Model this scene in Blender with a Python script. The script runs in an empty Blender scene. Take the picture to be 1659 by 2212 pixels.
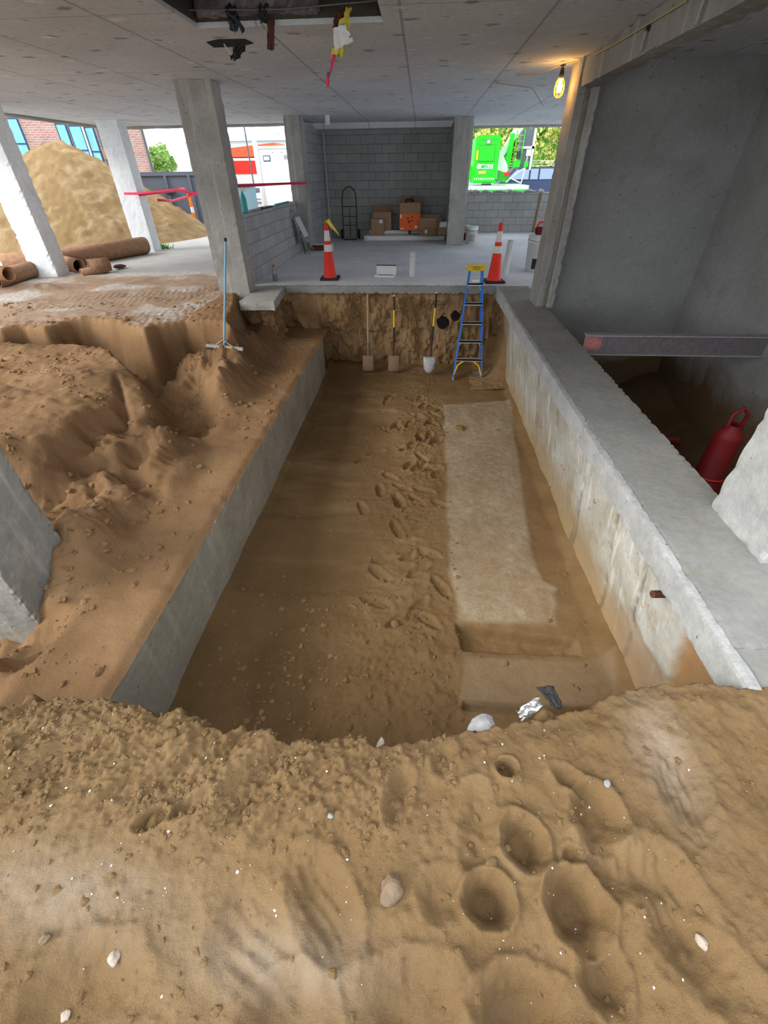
import bpy, bmesh, math, random
import numpy as np
from mathutils import Vector, Matrix, noise as mnoise
random.seed(7)
C = bpy.context.scene
# ------------------------------------------------------------------ camera
EYE = 1.65
F_PX, CX, CY = 925.0, 829.5, 1106.0
_dn = np.array([845 - CX, 2266 - CY, F_PX]); _dn /= np.linalg.norm(_dn)
_fw = np.array([912 - CX, 368 - CY, F_PX]); _fw -= _dn * _fw.dot(_dn); _fw /= np.linalg.norm(_fw)
RW = np.array([np.cross(_dn, _fw), _fw, -_dn])
cam_data = bpy.data.cameras.new('camera')
cam = bpy.data.objects.new('camera', cam_data)
C.collection.objects.link(cam)
cam_data.sensor_fit = 'HORIZONTAL'
cam_data.sensor_width = 36.0
cam_data.lens = F_PX / 1659.0 * 36.0
cam_data.clip_start = 0.02
cam_data.clip_end = 400
_m = np.eye(4)
_m[:3, 0] = RW @ np.array([1, 0, 0]); _m[:3, 1] = RW @ np.array([0, -1, 0]); _m[:3, 2] = RW @ np.array([0, 0, -1]); _m[2, 3] = EYE
cam.matrix_world = Matrix(_m.tolist())
C.camera = cam
C.view_settings.view_transform = 'Standard'
C.view_settings.look = 'None'
C.view_settings.gamma = 1
C.view_settings.use_curve_mapping = False
C.view_settings.exposure = 1.22
C.cycles.diffuse_bounces = 8
C.cycles.max_bounces = 12
# ------------------------------------------------------------------ sky and sun
world = bpy.data.worlds.new('overcast_sky'); C.world = world
world.use_nodes = True
wn = world.node_tree; wn.nodes.clear()
w_out = wn.nodes.new('ShaderNodeOutputWorld'); w_bg = wn.nodes.new('ShaderNodeBackground')
w_tc = wn.nodes.new('ShaderNodeTexCoord'); w_n = wn.nodes.new('ShaderNodeTexNoise'); w_r = wn.nodes.new('ShaderNodeValToRGB')
w_n.inputs['Scale'].default_value = 2.2; w_n.inputs['Detail'].default_value = 5
w_r.color_ramp.elements[0].position = 0.35; w_r.color_ramp.elements[0].color = (0.80, 0.90, 1.0, 1)
w_r.color_ramp.elements[1].position = 0.65; w_r.color_ramp.elements[1].color = (1.0, 0.985, 0.96, 1)
wn.links.new(w_tc.outputs['Generated'], w_n.inputs['Vector']); wn.links.new(w_n.outputs['Fac'], w_r.inputs['Fac'])
wn.links.new(w_r.outputs['Color'], w_bg.inputs['Color']); wn.links.new(w_bg.outputs['Background'], w_out.inputs['Surface'])
w_bg.inputs['Strength'].default_value = 1.08
sun_d = bpy.data.lights.new('sun', 'SUN'); sun_d.energy = 1.3; sun_d.angle = math.radians(28); sun_d.color = (1.0, 0.95, 0.86)
sun = bpy.data.objects.new('sun', sun_d); C.collection.objects.link(sun)
sun.rotation_euler = Vector((0.74, 0.36, -0.52)).to_track_quat('-Z', 'Y').to_euler()

# ------------------------------------------------------------------ measuring helpers (pixel of the photo -> place on a known plane)
def _ray(x, y): return RW @ np.array([(x - CX) / F_PX, (y - CY) / F_PX, 1.0])
def pz(x, y, z=0.0):
    r = _ray(x, y); t = (z - EYE) / r[2]; return (r[0] * t, r[1] * t, z)
def py(x, y, Y):
    r = _ray(x, y) * (Y / _ray(x, y)[1]); return (r[0], Y, r[2] + EYE)
def px(x, y, X):
    r = _ray(x, y) * (X / _ray(x, y)[0]); return (X, r[1], r[2] + EYE)
# ------------------------------------------------------------------ noise
def _hash(ix, iy, seed):
    h = (ix.astype(np.int64) * 374761393 + iy.astype(np.int64) * 668265263 + seed * 144665777) & 0xffffffff
    h = ((h ^ (h >> 13)) * 1274126177) & 0xffffffff
    return ((h ^ (h >> 16)) & 0xffff) / 65535.0
def vnoise(x, y, seed=0):
    ix = np.floor(x); iy = np.floor(y); fx = x - ix; fy = y - iy
    u = fx * fx * fx * (fx * (fx * 6 - 15) + 10); v = fy * fy * fy * (fy * (fy * 6 - 15) + 10)
    a = _hash(ix, iy, seed); b = _hash(ix + 1, iy, seed); c = _hash(ix, iy + 1, seed); d = _hash(ix + 1, iy + 1, seed)
    return (a * (1 - u) + b * u) * (1 - v) + (c * (1 - u) + d * u) * v
def fbm(x, y, size, octs=4, seed=0, rough=0.5):
    s = 0; amp = 1; tot = 0; f = 1.0 / size
    for o in range(octs):
        s = s + amp * (vnoise(x * f + 13.7 * o, y * f + 7.1 * o, seed + o) * 2 - 1); tot += amp; amp *= rough; f *= 2.03
    return s / tot
def clods(x, y, size, dens, seed):
    """rounded lumps: one per cell, present with probability dens"""
    gx = np.floor(x / size); gy = np.floor(y / size); h = np.zeros_like(x)
    for dx in (-1, 0, 1):
        for dy in (-1, 0, 1):
            cx = gx + dx; cy = gy + dy
            jx = _hash(cx, cy, seed); jy = _hash(cx, cy, seed + 1); r = 0.22 + 0.38 * _hash(cx, cy, seed + 2); on = _hash(cx, cy, seed + 3) < dens
            d2 = ((x / size - cx - jx) ** 2 + (y / size - cy - jy) ** 2) / r ** 2
            h = np.maximum(h, np.where(on, np.sqrt(np.maximum(0, 1 - d2)) * r, 0))
    return h * size
def sstep(a, b, x):
    t = np.clip((x - a) / (b - a), 0, 1); return t * t * (3 - 2 * t)
def poly_sdf(x, y, poly):
    """signed distance, positive inside"""
    P = np.array(poly); d = np.full(x.shape, 1e9); inside = np.zeros(x.shape, bool)
    for i in range(len(P)):
        ax, ay = P[i]; bx, by = P[(i + 1) % len(P)]
        ex, ey = bx - ax, by - ay; L = ex * ex + ey * ey + 1e-12
        t = np.clip(((x - ax) * ex + (y - ay) * ey) / L, 0, 1)
        d = np.minimum(d, (x - ax - t * ex) ** 2 + (y - ay - t * ey) ** 2)
        cond = ((ay > y) != (by > y)) & (x < ex * (y - ay) / (ey if abs(ey) > 1e-9 else 1e-9) + ax)
        inside ^= cond
    d = np.sqrt(d); return np.where(inside, d, -d)
def idw(x, y, pts, p=3.0):
    num = 0; den = 0
    for (a, b, z) in pts:
        w = 1.0 / (((x - a) ** 2 + (y - b) ** 2) + 0.004) ** (p / 2); num = num + w * z; den = den + w
    return num / den
# ------------------------------------------------------------------ materials
def newmat(name):
    m = bpy.data.materials.new(name); m.use_nodes = True
    nt = m.node_tree; b = nt.nodes['Principled BSDF']; b.inputs['Specular IOR Level'].default_value = 0.3
    return m, nt, b
def plain(name, col, rough=0.6, metal=0.0, emit=0.0, var=0.06, alpha=None, scale=25):
    m, nt, b = newmat(name); b.inputs['Roughness'].default_value = rough; b.inputs['Metallic'].default_value = metal
    tc = nt.nodes.new('ShaderNodeTexCoord'); n = nt.nodes.new('ShaderNodeTexNoise'); n.inputs['Scale'].default_value = scale; n.inputs['Detail'].default_value = 4
    mx = nt.nodes.new('ShaderNodeMix'); mx.data_type = 'RGBA'
    mx.inputs[6].default_value = tuple(c * (1 - var * 2) for c in col) + (1,); mx.inputs[7].default_value = tuple(min(1, c * (1 + var * 2)) for c in col) + (1,)
    nt.links.new(tc.outputs['Object'], n.inputs['Vector']); nt.links.new(n.outputs['Fac'], mx.inputs[0]); nt.links.new(mx.outputs[2], b.inputs['Base Color'])
    if emit: nt.links.new(mx.outputs[2], b.inputs['Emission Color']); b.inputs['Emission Strength'].default_value = emit
    if alpha is not None: b.inputs['Transmission Weight'].default_value = alpha; b.inputs['IOR'].default_value = 1.3
    return m
def _noise(nt, vec, scale, detail=6, rough=0.55, dist=0.0):
    n = nt.nodes.new('ShaderNodeTexNoise'); n.inputs['Scale'].default_value = scale; n.inputs['Detail'].default_value = detail
    n.inputs['Roughness'].default_value = rough; n.inputs['Distortion'].default_value = dist
    nt.links.new(vec, n.inputs['Vector']); return n.outputs['Fac']
def _ramp(nt, fac, stops):
    r = nt.nodes.new('ShaderNodeValToRGB'); cr = r.color_ramp
    while len(cr.elements) < len(stops): cr.elements.new(0.5)
    for e, (p, c) in zip(cr.elements, stops): e.position = p; e.color = tuple(c) + (1,) if len(c) == 3 else c
    nt.links.new(fac, r.inputs['Fac']); return r.outputs['Color']
def _mix(nt, fac, a, b, blend='MIX'):
    mx = nt.nodes.new('ShaderNodeMix'); mx.data_type = 'RGBA'; mx.blend_type = blend
    for s, v in ((0, fac), (6, a), (7, b)):
        if hasattr(v, 'links') or isinstance(v, bpy.types.NodeSocket): nt.links.new(v, mx.inputs[s])
        else: mx.inputs[s].default_value = v if s == 0 else (tuple(v) + (1,) if len(v) == 3 else v)
    return mx.outputs[2]
def _math(nt, op, a, b=0.0, clamp=False):
    n = nt.nodes.new('ShaderNodeMath'); n.operation = op; n.use_clamp = clamp
    for i, v in ((0, a), (1, b)):
        if isinstance(v, bpy.types.NodeSocket): nt.links.new(v, n.inputs[i])
        else: n.inputs[i].default_value = v
    return n.outputs[0]
def _bump(nt, b, h, strength, dist):
    bp = nt.nodes.new('ShaderNodeBump'); bp.inputs['Strength'].default_value = strength; bp.inputs['Distance'].default_value = dist
    nt.links.new(h, bp.inputs['Height']); nt.links.new(bp.outputs['Normal'], b.inputs['Normal'])
def g3(v): return (v, v, v)
def sand_mat(name, dark, mid, light, pale=(0.62, 0.56, 0.47), grain=1.0):
    m, nt, b = newmat(name); b.inputs['Roughness'].default_value = 0.97; b.inputs['Specular IOR Level'].default_value = 0.12
    v = nt.nodes.new('ShaderNodeTexCoord').outputs['Object']
    big = _noise(nt, v, 1.6, 6, 0.6, 0.4); fine = _noise(nt, v, 38, 6, 0.7); grit = _noise(nt, v, 320, 3, 0.7)
    col = _ramp(nt, big, [(0.3, dark), (0.52, mid), (0.72, light)])
    col = _mix(nt, _math(nt, 'MULTIPLY', fine, 0.55), col, tuple(c * 1.35 for c in mid))
    col = _mix(nt, 0.35, col, _ramp(nt, grit, [(0.3, g3(0.35)), (0.5, g3(0.95)), (0.7, g3(1.3))]), 'MULTIPLY')
    at = nt.nodes.new('ShaderNodeAttribute'); at.attribute_name = 'k'
    k = _math(nt, 'MULTIPLY', at.outputs['Fac'], _ramp(nt, _noise(nt, v, 14, 5, 0.7), [(0.3, g3(0.35)), (0.65, g3(1))]))
    col = _mix(nt, k, col, pale)
    at2 = nt.nodes.new('ShaderNodeAttribute'); at2.attribute_name = 'dark_tone'
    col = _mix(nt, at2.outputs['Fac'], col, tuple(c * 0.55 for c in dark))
    nt.links.new(col, b.inputs['Base Color'])
    h = _math(nt, 'ADD', _math(nt, 'MULTIPLY', fine, 1.0), _math(nt, 'MULTIPLY', grit, 0.28 * grain))
    _bump(nt, b, h, 0.8, 0.014 * grain); return m
def concrete_mat(name, dark, light, stain=(0.30, 0.25, 0.18), stain_amt=0.35, bump=0.006, scale=1.3, pits=True, joints=None, spots=False, low=None, streak=0.0, attr=False):
    m, nt, b = newmat(name); b.inputs['Roughness'].default_value = 0.88
    v = nt.nodes.new('ShaderNodeTexCoord').outputs['Object']
    sep = nt.nodes.new('ShaderNodeSeparateXYZ'); nt.links.new(v, sep.inputs[0])
    a = _noise(nt, v, scale, 8, 0.62, 0.3); f = _noise(nt, v, 22, 8, 0.7); g = _noise(nt, v, 150, 4, 0.6)
    col = _ramp(nt, a, [(0.28, dark), (0.7, light)])
    col = _mix(nt, 0.5, col, _ramp(nt, f, [(0.25, g3(0.66)), (0.5, g3(0.98)), (0.75, g3(1.25))]), 'MULTIPLY')
    col = _mix(nt, _math(nt, 'MULTIPLY', _ramp(nt, _noise(nt, v, scale * 2.1, 7, 0.7, 0.8), [(0.55, g3(0)), (0.72, g3(1))]), stain_amt), col, stain)
    if streak:
        mp = nt.nodes.new('ShaderNodeMapping'); mp.inputs['Scale'].default_value = (14, 14, 0.7); nt.links.new(v, mp.inputs['Vector'])
        col = _mix(nt, _math(nt, 'MULTIPLY', _ramp(nt, _noise(nt, mp.outputs['Vector'], 1.0, 4, 0.5), [(0.56, g3(0)), (0.66, g3(1))]), streak), col, tuple(min(1, c * 1.6) for c in light))
    h = _math(nt, 'ADD', f, _math(nt, 'MULTIPLY', g, 0.3))
    if joints:
        for (axis, off, period, w) in joints:
            s = _math(nt, 'ADD', sep.outputs[axis], -off)
            md = _math(nt, 'PINGPONG', s, period / 2)
            wob = _math(nt, 'MULTIPLY', _noise(nt, v, 30, 3, 0.6), w * 1.4)
            ln = _math(nt, 'LESS_THAN', md, wob)
            col = _mix(nt, _math(nt, 'MULTIPLY', ln, 0.55), col, tuple(c * 0.35 for c in dark)); h = _math(nt, 'SUBTRACT', h, _math(nt, 'MULTIPLY', ln, 0.8))
    if spots:
        for sc, sd, thr, sc_col in ((1.5, 3.1, 0.075, tuple(c * 0.35 for c in dark)), (1.1, 9.7, 0.055, (0.8, 0.78, 0.74)), (3.0, 5.5, 0.05, tuple(c * 0.5 for c in dark))):
            mp = nt.nodes.new('ShaderNodeMapping'); mp.inputs['Location'].default_value = (sd, sd * 1.7, 0); mp.inputs['Scale'].default_value = (0.75, 1.25, 1); nt.links.new(v, mp.inputs['Vector'])
            wv = nt.nodes.new('ShaderNodeVectorMath'); wv.operation = 'ADD'; nn = nt.nodes.new('ShaderNodeTexNoise'); nn.inputs['Scale'].default_value = 9; nt.links.new(v, nn.inputs['Vector'])
            sc2 = nt.nodes.new('ShaderNodeVectorMath'); sc2.operation = 'SCALE'; sc2.inputs['Scale'].default_value = 0.12; nt.links.new(nn.outputs['Color'], sc2.inputs[0])
            nt.links.new(mp.outputs['Vector'], wv.inputs[0]); nt.links.new(sc2.outputs[0], wv.inputs[1])
            vo = nt.nodes.new('ShaderNodeTexVoronoi'); vo.inputs['Scale'].default_value = sc; vo.voronoi_dimensions = '2D'; nt.links.new(wv.outputs[0], vo.inputs['Vector'])
            col = _mix(nt, _math(nt, 'MULTIPLY', _ramp(nt, vo.outputs['Distance'], [(thr * 0.6, g3(1)), (thr * 1.2, g3(0))]), 0.75), col, sc_col)
    if pits:
        vo = nt.nodes.new('ShaderNodeTexVoronoi'); vo.inputs['Scale'].default_value = 9; nt.links.new(v, vo.inputs['Vector'])
        pit = _ramp(nt, vo.outputs['Distance'], [(0.05, g3(1)), (0.09, g3(0))]); col = _mix(nt, _math(nt, 'MULTIPLY', pit, 0.6), col, tuple(c * 0.3 for c in dark)); h = _math(nt, 'SUBTRACT', h, pit)
    if low:   # soil staining below a height
        z0, z1, lc = low
        zz = _math(nt, 'ADD', sep.outputs[2], _math(nt, 'MULTIPLY', _noise(nt, v, 1.1, 6, 0.65, 0.5), 1.1))
        mr = nt.nodes.new('ShaderNodeMapRange'); mr.inputs['From Min'].default_value = z0 + 0.55; mr.inputs['From Max'].default_value = z1 + 0.55; mr.inputs['To Min'].default_value = 1; mr.inputs['To Max'].default_value = 0
        nt.links.new(zz, mr.inputs['Value']); col = _mix(nt, mr.outputs['Result'], col, lc)
    if attr:
        at = nt.nodes.new('ShaderNodeAttribute'); at.attribute_name = 'k'; col = _mix(nt, at.outputs['Fac'], col, (0.36, 0.215, 0.10))
        at = nt.nodes.new('ShaderNodeAttribute'); at.attribute_name = 'dark_tone'; col = _mix(nt, at.outputs['Fac'], col, (0.16, 0.12, 0.08))
    nt.links.new(col, b.inputs['Base Color']); _bump(nt, b, h, 0.7, bump); return m
def block_mat(name, axis, c1, c2, mortar, bw=0.406, bh=0.203, off=(0, 0), msize=0.008, dirt=0.3):
    m, nt, b = newmat(name); b.inputs['Roughness'].default_value = 0.92
    v = nt.nodes.new('ShaderNodeTexCoord').outputs['Object']
    sep = nt.nodes.new('ShaderNodeSeparateXYZ'); nt.links.new(v, sep.inputs[0]); cb = nt.nodes.new('ShaderNodeCombineXYZ')
    nt.links.new(_math(nt, 'ADD', sep.outputs[axis], 40 * bw * 2 + off[0]), cb.inputs[0]); nt.links.new(_math(nt, 'ADD', sep.outputs[2], 40 * bh + off[1]), cb.inputs[1])
    bt = nt.nodes.new('ShaderNodeTexBrick'); bt.inputs['Scale'].default_value = 1; bt.inputs['Brick Width'].default_value = bw; bt.inputs['Row Height'].default_value = bh
    bt.inputs['Mortar Size'].default_value = msize; bt.inputs['Mortar Smooth'].default_value = 0.3; bt.inputs['Bias'].default_value = 0
    bt.inputs['Color1'].default_value = tuple(c1) + (1,); bt.inputs['Color2'].default_value = tuple(c2) + (1,); bt.inputs['Mortar'].default_value = tuple(mortar) + (1,)
    nt.links.new(cb.outputs[0], bt.inputs['Vector'])
    f = _noise(nt, v, 60, 5, 0.7); a = _noise(nt, v, 1.2, 6, 0.6)
    col = _mix(nt, 0.55, bt.outputs['Color'], _ramp(nt, f, [(0.25, g3(0.7)), (0.75, g3(1.2))]), 'MULTIPLY')
    col = _mix(nt, dirt, col, _ramp(nt, a, [(0.3, g3(0.6)), (0.7, g3(1.25))]), 'MULTIPLY')
    nt.links.new(col, b.inputs['Base Color'])
    _bump(nt, b, _math(nt, 'ADD', _math(nt, 'MULTIPLY', bt.outputs['Fac'], -1.0), _math(nt, 'MULTIPLY', f, 0.25)), 0.8, 0.006); return m
M = {}
M['sand_near'] = sand_mat('dry_tan_sand', (0.148, 0.091, 0.042), (0.200, 0.127, 0.061), (0.258, 0.172, 0.090), pale=(0.38, 0.33, 0.27))
M['sand_pit'] = sand_mat('damp_brown_sand', (0.17, 0.099, 0.041), (0.235, 0.146, 0.068), (0.31, 0.206, 0.104), pale=(0.54, 0.46, 0.34))
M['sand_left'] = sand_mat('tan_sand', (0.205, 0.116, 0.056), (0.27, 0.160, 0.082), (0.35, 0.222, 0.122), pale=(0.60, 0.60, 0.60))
M['sand_wall'] = sand_mat('cut_sand_face', (0.22, 0.132, 0.063), (0.285, 0.182, 0.092), (0.35, 0.235, 0.125))
M['soil_shaded'] = sand_mat('shaded_soil', (0.07, 0.045, 0.022), (0.10, 0.062, 0.03), (0.13, 0.08, 0.04))
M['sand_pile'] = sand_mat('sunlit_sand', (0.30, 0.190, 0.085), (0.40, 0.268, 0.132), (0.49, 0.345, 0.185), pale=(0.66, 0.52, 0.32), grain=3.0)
M['conc'] = concrete_mat('grey_concrete', (0.24, 0.235, 0.22), (0.42, 0.41, 0.39))
M['conc_col'] = concrete_mat('column_concrete', (0.22, 0.215, 0.20), (0.40, 0.395, 0.375), stain=(0.34, 0.27, 0.18), stain_amt=0.35, streak=0.25)
M['conc_ceil'] = concrete_mat('ceiling_concrete', (0.52, 0.55, 0.59), (0.67, 0.70, 0.74), stain=(0.34, 0.30, 0.27), stain_amt=0.25, scale=0.6, pits=False, joints=[(0, 1.0, 1.22, 0.018), (1, 9.9, 2.44, 0.012)], spots=True)
M['conc_floor'] = concrete_mat('slab_concrete', (0.56, 0.59, 0.64), (0.76, 0.80, 0.86), stain=(0.50, 0.42, 0.30), stain_amt=0.6, scale=0.9, pits=False, bump=0.004)
M['conc_curb'] = concrete_mat('curb_concrete', (0.21, 0.21, 0.20), (0.31, 0.31, 0.30), stain=(0.35, 0.30, 0.22), stain_amt=0.35, scale=1.6, pits=False)
M['conc_edge'] = concrete_mat('sawn_concrete_edge', (0.33, 0.335, 0.335), (0.48, 0.49, 0.49), stain=(0.28, 0.28, 0.27), stain_amt=0.4, scale=4, bump=0.012)
M['conc_foot'] = concrete_mat('footing_concrete', (0.27, 0.25, 0.205), (0.43, 0.41, 0.35), stain=(0.30, 0.20, 0.10), stain_amt=0.4, scale=1.6, streak=0.15)
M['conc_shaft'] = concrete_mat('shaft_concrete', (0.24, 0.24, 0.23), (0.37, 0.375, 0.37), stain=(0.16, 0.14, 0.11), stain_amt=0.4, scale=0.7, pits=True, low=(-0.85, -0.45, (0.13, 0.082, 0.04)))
M['conc_retain'] = concrete_mat('retaining_concrete', (0.36, 0.33, 0.25), (0.60, 0.61, 0.58), stain=(0.40, 0.29, 0.16), stain_amt=0.9, scale=2.2, streak=0.35, low=(-1.32, -0.80, (0.38, 0.28, 0.155)), attr=True)
M['block_x'] = block_mat('grey_block_wall', 0, (0.30, 0.31, 0.30), (0.36, 0.36, 0.35), (0.20, 0.20, 0.195), off=(0.13, 0.0))
M['block_y'] = block_mat('grey_block_side_wall', 1, (0.34, 0.345, 0.35), (0.40, 0.405, 0.41), (0.24, 0.24, 0.24), off=(0.05, 0.0), msize=0.007)
M['brick'] = block_mat('red_brick', 0, (0.42, 0.22, 0.20), (0.50, 0.30, 0.26), (0.62, 0.55, 0.52), bw=0.24, bh=0.075, msize=0.010, dirt=0.4)
M['white_paint'] = concrete_mat('white_painted_concrete', (0.66, 0.70, 0.74), (0.84, 0.87, 0.9), stain=(0.5, 0.52, 0.55), stain_amt=0.3, pits=False)
M['steel'] = plain('weathered_steel', (0.20, 0.18, 0.19), 0.55, 0.5, var=0.2)
M['steel_lite'] = plain('worn_steel_edge', (0.34, 0.33, 0.32), 0.6, 0.3, var=0.15)
M['alu'] = plain('aluminium', (0.62, 0.62, 0.60), 0.45, 0.6, var=0.05)
M['blue'] = plain('blue_fibreglass', (0.03, 0.20, 0.72), 0.45, var=0.05)
M['yellow'] = plain('yellow_plastic', (0.78, 0.52, 0.02), 0.5)
M['orange'] = plain('orange_red_plastic', (0.80, 0.045, 0.03), 0.55, var=0.04)
M['orange2'] = plain('orange_plastic', (0.85, 0.17, 0.02), 0.55, var=0.04)
M['reflect'] = plain('white_reflective_band', (0.66, 0.63, 0.62), 0.5, var=0.08)
M['black'] = plain('black_rubber', (0.025, 0.024, 0.024), 0.7)
M['blackmetal'] = plain('black_painted_metal', (0.03, 0.035, 0.04), 0.5, 0.2)
M['wood'] = plain('worn_wood', (0.36, 0.27, 0.18), 0.75, var=0.12)
M['card'] = plain('brown_cardboard', (0.34, 0.21, 0.125), 0.85, var=0.06)
M['card_in'] = plain('cardboard_inside', (0.27, 0.165, 0.10), 0.85)
M['card_orange'] = plain('orange_printed_cardboard', (0.85, 0.15, 0.03), 0.7)
M['white'] = plain('white_plastic', (0.72, 0.72, 0.70), 0.5)
M['pvc'] = plain('grey_white_pvc', (0.58, 0.58, 0.59), 0.45, var=0.08)
M['paper'] = plain('white_paper', (0.75, 0.76, 0.74), 0.8)
M['rust'] = plain('rusted_steel', (0.36, 0.20, 0.12), 0.85, 0.1, var=0.28, scale=14)
M['rust_dark'] = plain('dark_rust', (0.10, 0.035, 0.025), 0.85, var=0.2)
M['dark'] = plain('dark_void', (0.012, 0.010, 0.008), 0.95)
M['darkgrey'] = plain('dark_grey_paint', (0.10, 0.115, 0.15), 0.6, var=0.15)
M['grey'] = plain('mid_grey', (0.30, 0.30, 0.30), 0.7)
M['teal'] = plain('teal_plastic', (0.05, 0.40, 0.42), 0.5)
M['tapeyellow'] = plain('yellow_caution_tape', (0.72, 0.60, 0.08), 0.5, var=0.12)
M['pink'] = plain('red_flagging_tape', (0.75, 0.03, 0.10), 0.5)
M['green'] = plain('bright_green_paint', (0.02, 0.55, 0.02), 0.45, var=0.05)
M['green2'] = plain('darker_green_paint', (0.03, 0.38, 0.03), 0.5)
M['lime'] = plain('pale_green_white_paint', (0.55, 0.80, 0.62), 0.5)
M['leaf'] = plain('sunlit_leaves', (0.34, 0.52, 0.16), 0.8, var=0.35, scale=3)
M['leaf2'] = plain('yellow_green_leaves', (0.55, 0.62, 0.16), 0.8, var=0.35, scale=3)
M['grass'] = plain('grass_green', (0.12, 0.32, 0.05), 0.8, var=0.3)
M['bark'] = plain('bark', (0.16, 0.12, 0.09), 0.9, var=0.2)
M['glass_blue'] = plain('blue_window_film', (0.22, 0.58, 0.68), 0.25, var=0.12, scale=2)
M['frame_dark'] = plain('dark_blue_frame', (0.03, 0.08, 0.20), 0.5)
M['car'] = plain('dark_blue_car_paint', (0.035, 0.055, 0.12), 0.25, 0.3)
M['carglass'] = plain('car_window_glass', (0.22, 0.30, 0.42), 0.1, var=0.1)
M['red'] = plain('red_paint', (0.70, 0.03, 0.02), 0.5)
M['asphalt'] = plain('pale_dusty_asphalt', (0.42, 0.42, 0.41), 0.95, var=0.1, scale=3)
M['ground'] = plain('pale_gravel_ground', (0.40, 0.39, 0.36), 0.95, var=0.12, scale=4)
M['rock'] = plain('pale_rock', (0.20, 0.145, 0.095), 0.9, var=0.15)
M['rock_white'] = plain('white_stone', (0.42, 0.35, 0.29), 0.8, var=0.1)
M['rock_grey'] = plain('blue_grey_stone', (0.30, 0.30, 0.31), 0.8, var=0.15)
M['chip'] = plain('white_shell_chip', (0.62, 0.60, 0.58), 0.6)
M['foil'] = plain('silver_grey_foil', (0.55, 0.55, 0.55), 0.3, 0.7, var=0.15)
M['roofgrey'] = plain('grey_shingles', (0.50, 0.52, 0.55), 0.9, var=0.1)
M['amber'] = plain('amber_plastic_cage', (0.95, 0.42, 0.02), 0.4, emit=0.6)
M['bulb'] = plain('glowing_bulb', (1.0, 0.62, 0.18), 0.4, emit=14, var=0)
M['cream'] = plain('cream_wall', (0.62, 0.58, 0.54), 0.8)
M['redcone_dark'] = plain('dark_red_plastic', (0.13, 0.004, 0.006), 0.6)
M['liquid'] = plain('dark_blue_liquid', (0.05, 0.10, 0.14), 0.2)
# ------------------------------------------------------------------ mesh building helpers
class MB:
    def __init__(s): s.v = []; s.f = []; s.s = []
    def add(s, v, f, smooth=False):
        o = len(s.v); s.v += [tuple(p) for p in v]; s.f += [tuple(i + o for i in q) for q in f]; s.s += [smooth] * len(f); return s
    def box(s, a, b, rot=None, piv=None):
        (x0, y0, z0), (x1, y1, z1) = a, b
        v = [(x, y, z) for z in (z0, z1) for x, y in ((x0, y0), (x1, y0), (x1, y1), (x0, y1))]
        if rot is not None:
            c = Vector(piv) if piv is not None else (Vector(a) + Vector(b)) / 2
            v = [tuple(rot @ (Vector(p) - c) + c) for p in v]
        return s.add(v, [(0, 3, 2, 1), (4, 5, 6, 7), (0, 1, 5, 4), (1, 2, 6, 5), (2, 3, 7, 6), (3, 0, 4, 7)])
    def tube(s, pts, r, n=10, caps=True, smooth=True):
        P = [Vector(p) for p in pts]; rs = r if isinstance(r, (list, tuple)) else [r] * len(P); rings = []; prev = None
        for i, p in enumerate(P):
            t = (P[min(i + 1, len(P) - 1)] - P[max(i - 1, 0)]).normalized()
            if prev is None:
                u = t.cross(Vector((0, 0, 1)));
                if u.length < 0.1: u = t.cross(Vector((1, 0, 0)))
            else: u = prev - t * prev.dot(t)
            u.normalize(); prev = u; w = t.cross(u)
            rings.append([tuple(p + (u * math.cos(2 * math.pi * k / n) + w * math.sin(2 * math.pi * k / n)) * rs[i]) for k in range(n)])
        v = [q for g in rings for q in g]; f = []
        for i in range(len(P) - 1):
            for k in range(n): f.append((i * n + k, i * n + (k + 1) % n, (i + 1) * n + (k + 1) % n, (i + 1) * n + k))
        s.add(v, f, smooth)
        if caps: s.add(rings[0], [tuple(range(n - 1, -1, -1))]); s.add(rings[-1], [tuple(range(n))])
        return s
    def lathe(s, c, prof, n=20, axis=Vector((0, 0, 1)), smooth=True):
        q = Vector((0, 0, 1)).rotation_difference(Vector(axis).normalized()); c = Vector(c); v = []; f = []
        for (r, z) in prof:
            for k in range(n): v.append(tuple(c + q @ Vector((r * math.cos(2 * math.pi * k / n), r * math.sin(2 * math.pi * k / n), z))))
        for i in range(len(prof) - 1):
            for k in range(n): f.append((i * n + k, i * n + (k + 1) % n, (i + 1) * n + (k + 1) % n, (i + 1) * n + k))
        s.add(v, f, smooth); return s
    def prism(s, pts, d):
        """extrude polygon pts (3-D) by vector d"""
        n = len(pts); d = Vector(d); v = [tuple(p) for p in pts] + [tuple(Vector(p) + d) for p in pts]
        return s.add(v, [tuple(range(n)), tuple(range(2 * n - 1, n - 1, -1))] + [(i, i + n, (i + 1) % n + n, (i + 1) % n) for i in range(n)])
    def build(s, name, mat, parent=None, bevel=0.0, fix=True):
        me = bpy.data.meshes.new(name); me.from_pydata(s.v, [], s.f); me.polygons.foreach_set('use_smooth', s.s)
        if fix:
            bm = bmesh.new(); bm.from_mesh(me); bmesh.ops.recalc_face_normals(bm, faces=bm.faces)
            if bevel: bmesh.ops.bevel(bm, geom=bm.edges[:], offset=bevel, segments=2, affect='EDGES', clamp_overlap=True)
            bm.to_mesh(me); bm.free()
        me.materials.append(mat); o = bpy.data.objects.new(name, me); C.collection.objects.link(o)
        if parent: o.parent = parent
        me.update(); return o
def thing(name, label, cat, loc=(0, 0, 0), rz=0.0, group=None):
    o = bpy.data.objects.new(name, None); o.empty_display_size = 0.1; C.collection.objects.link(o)
    o.location = loc; o.rotation_euler = (0, 0, rz); o['label'] = label; o['category'] = cat
    if group: o['group'] = group
    return o
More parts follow.
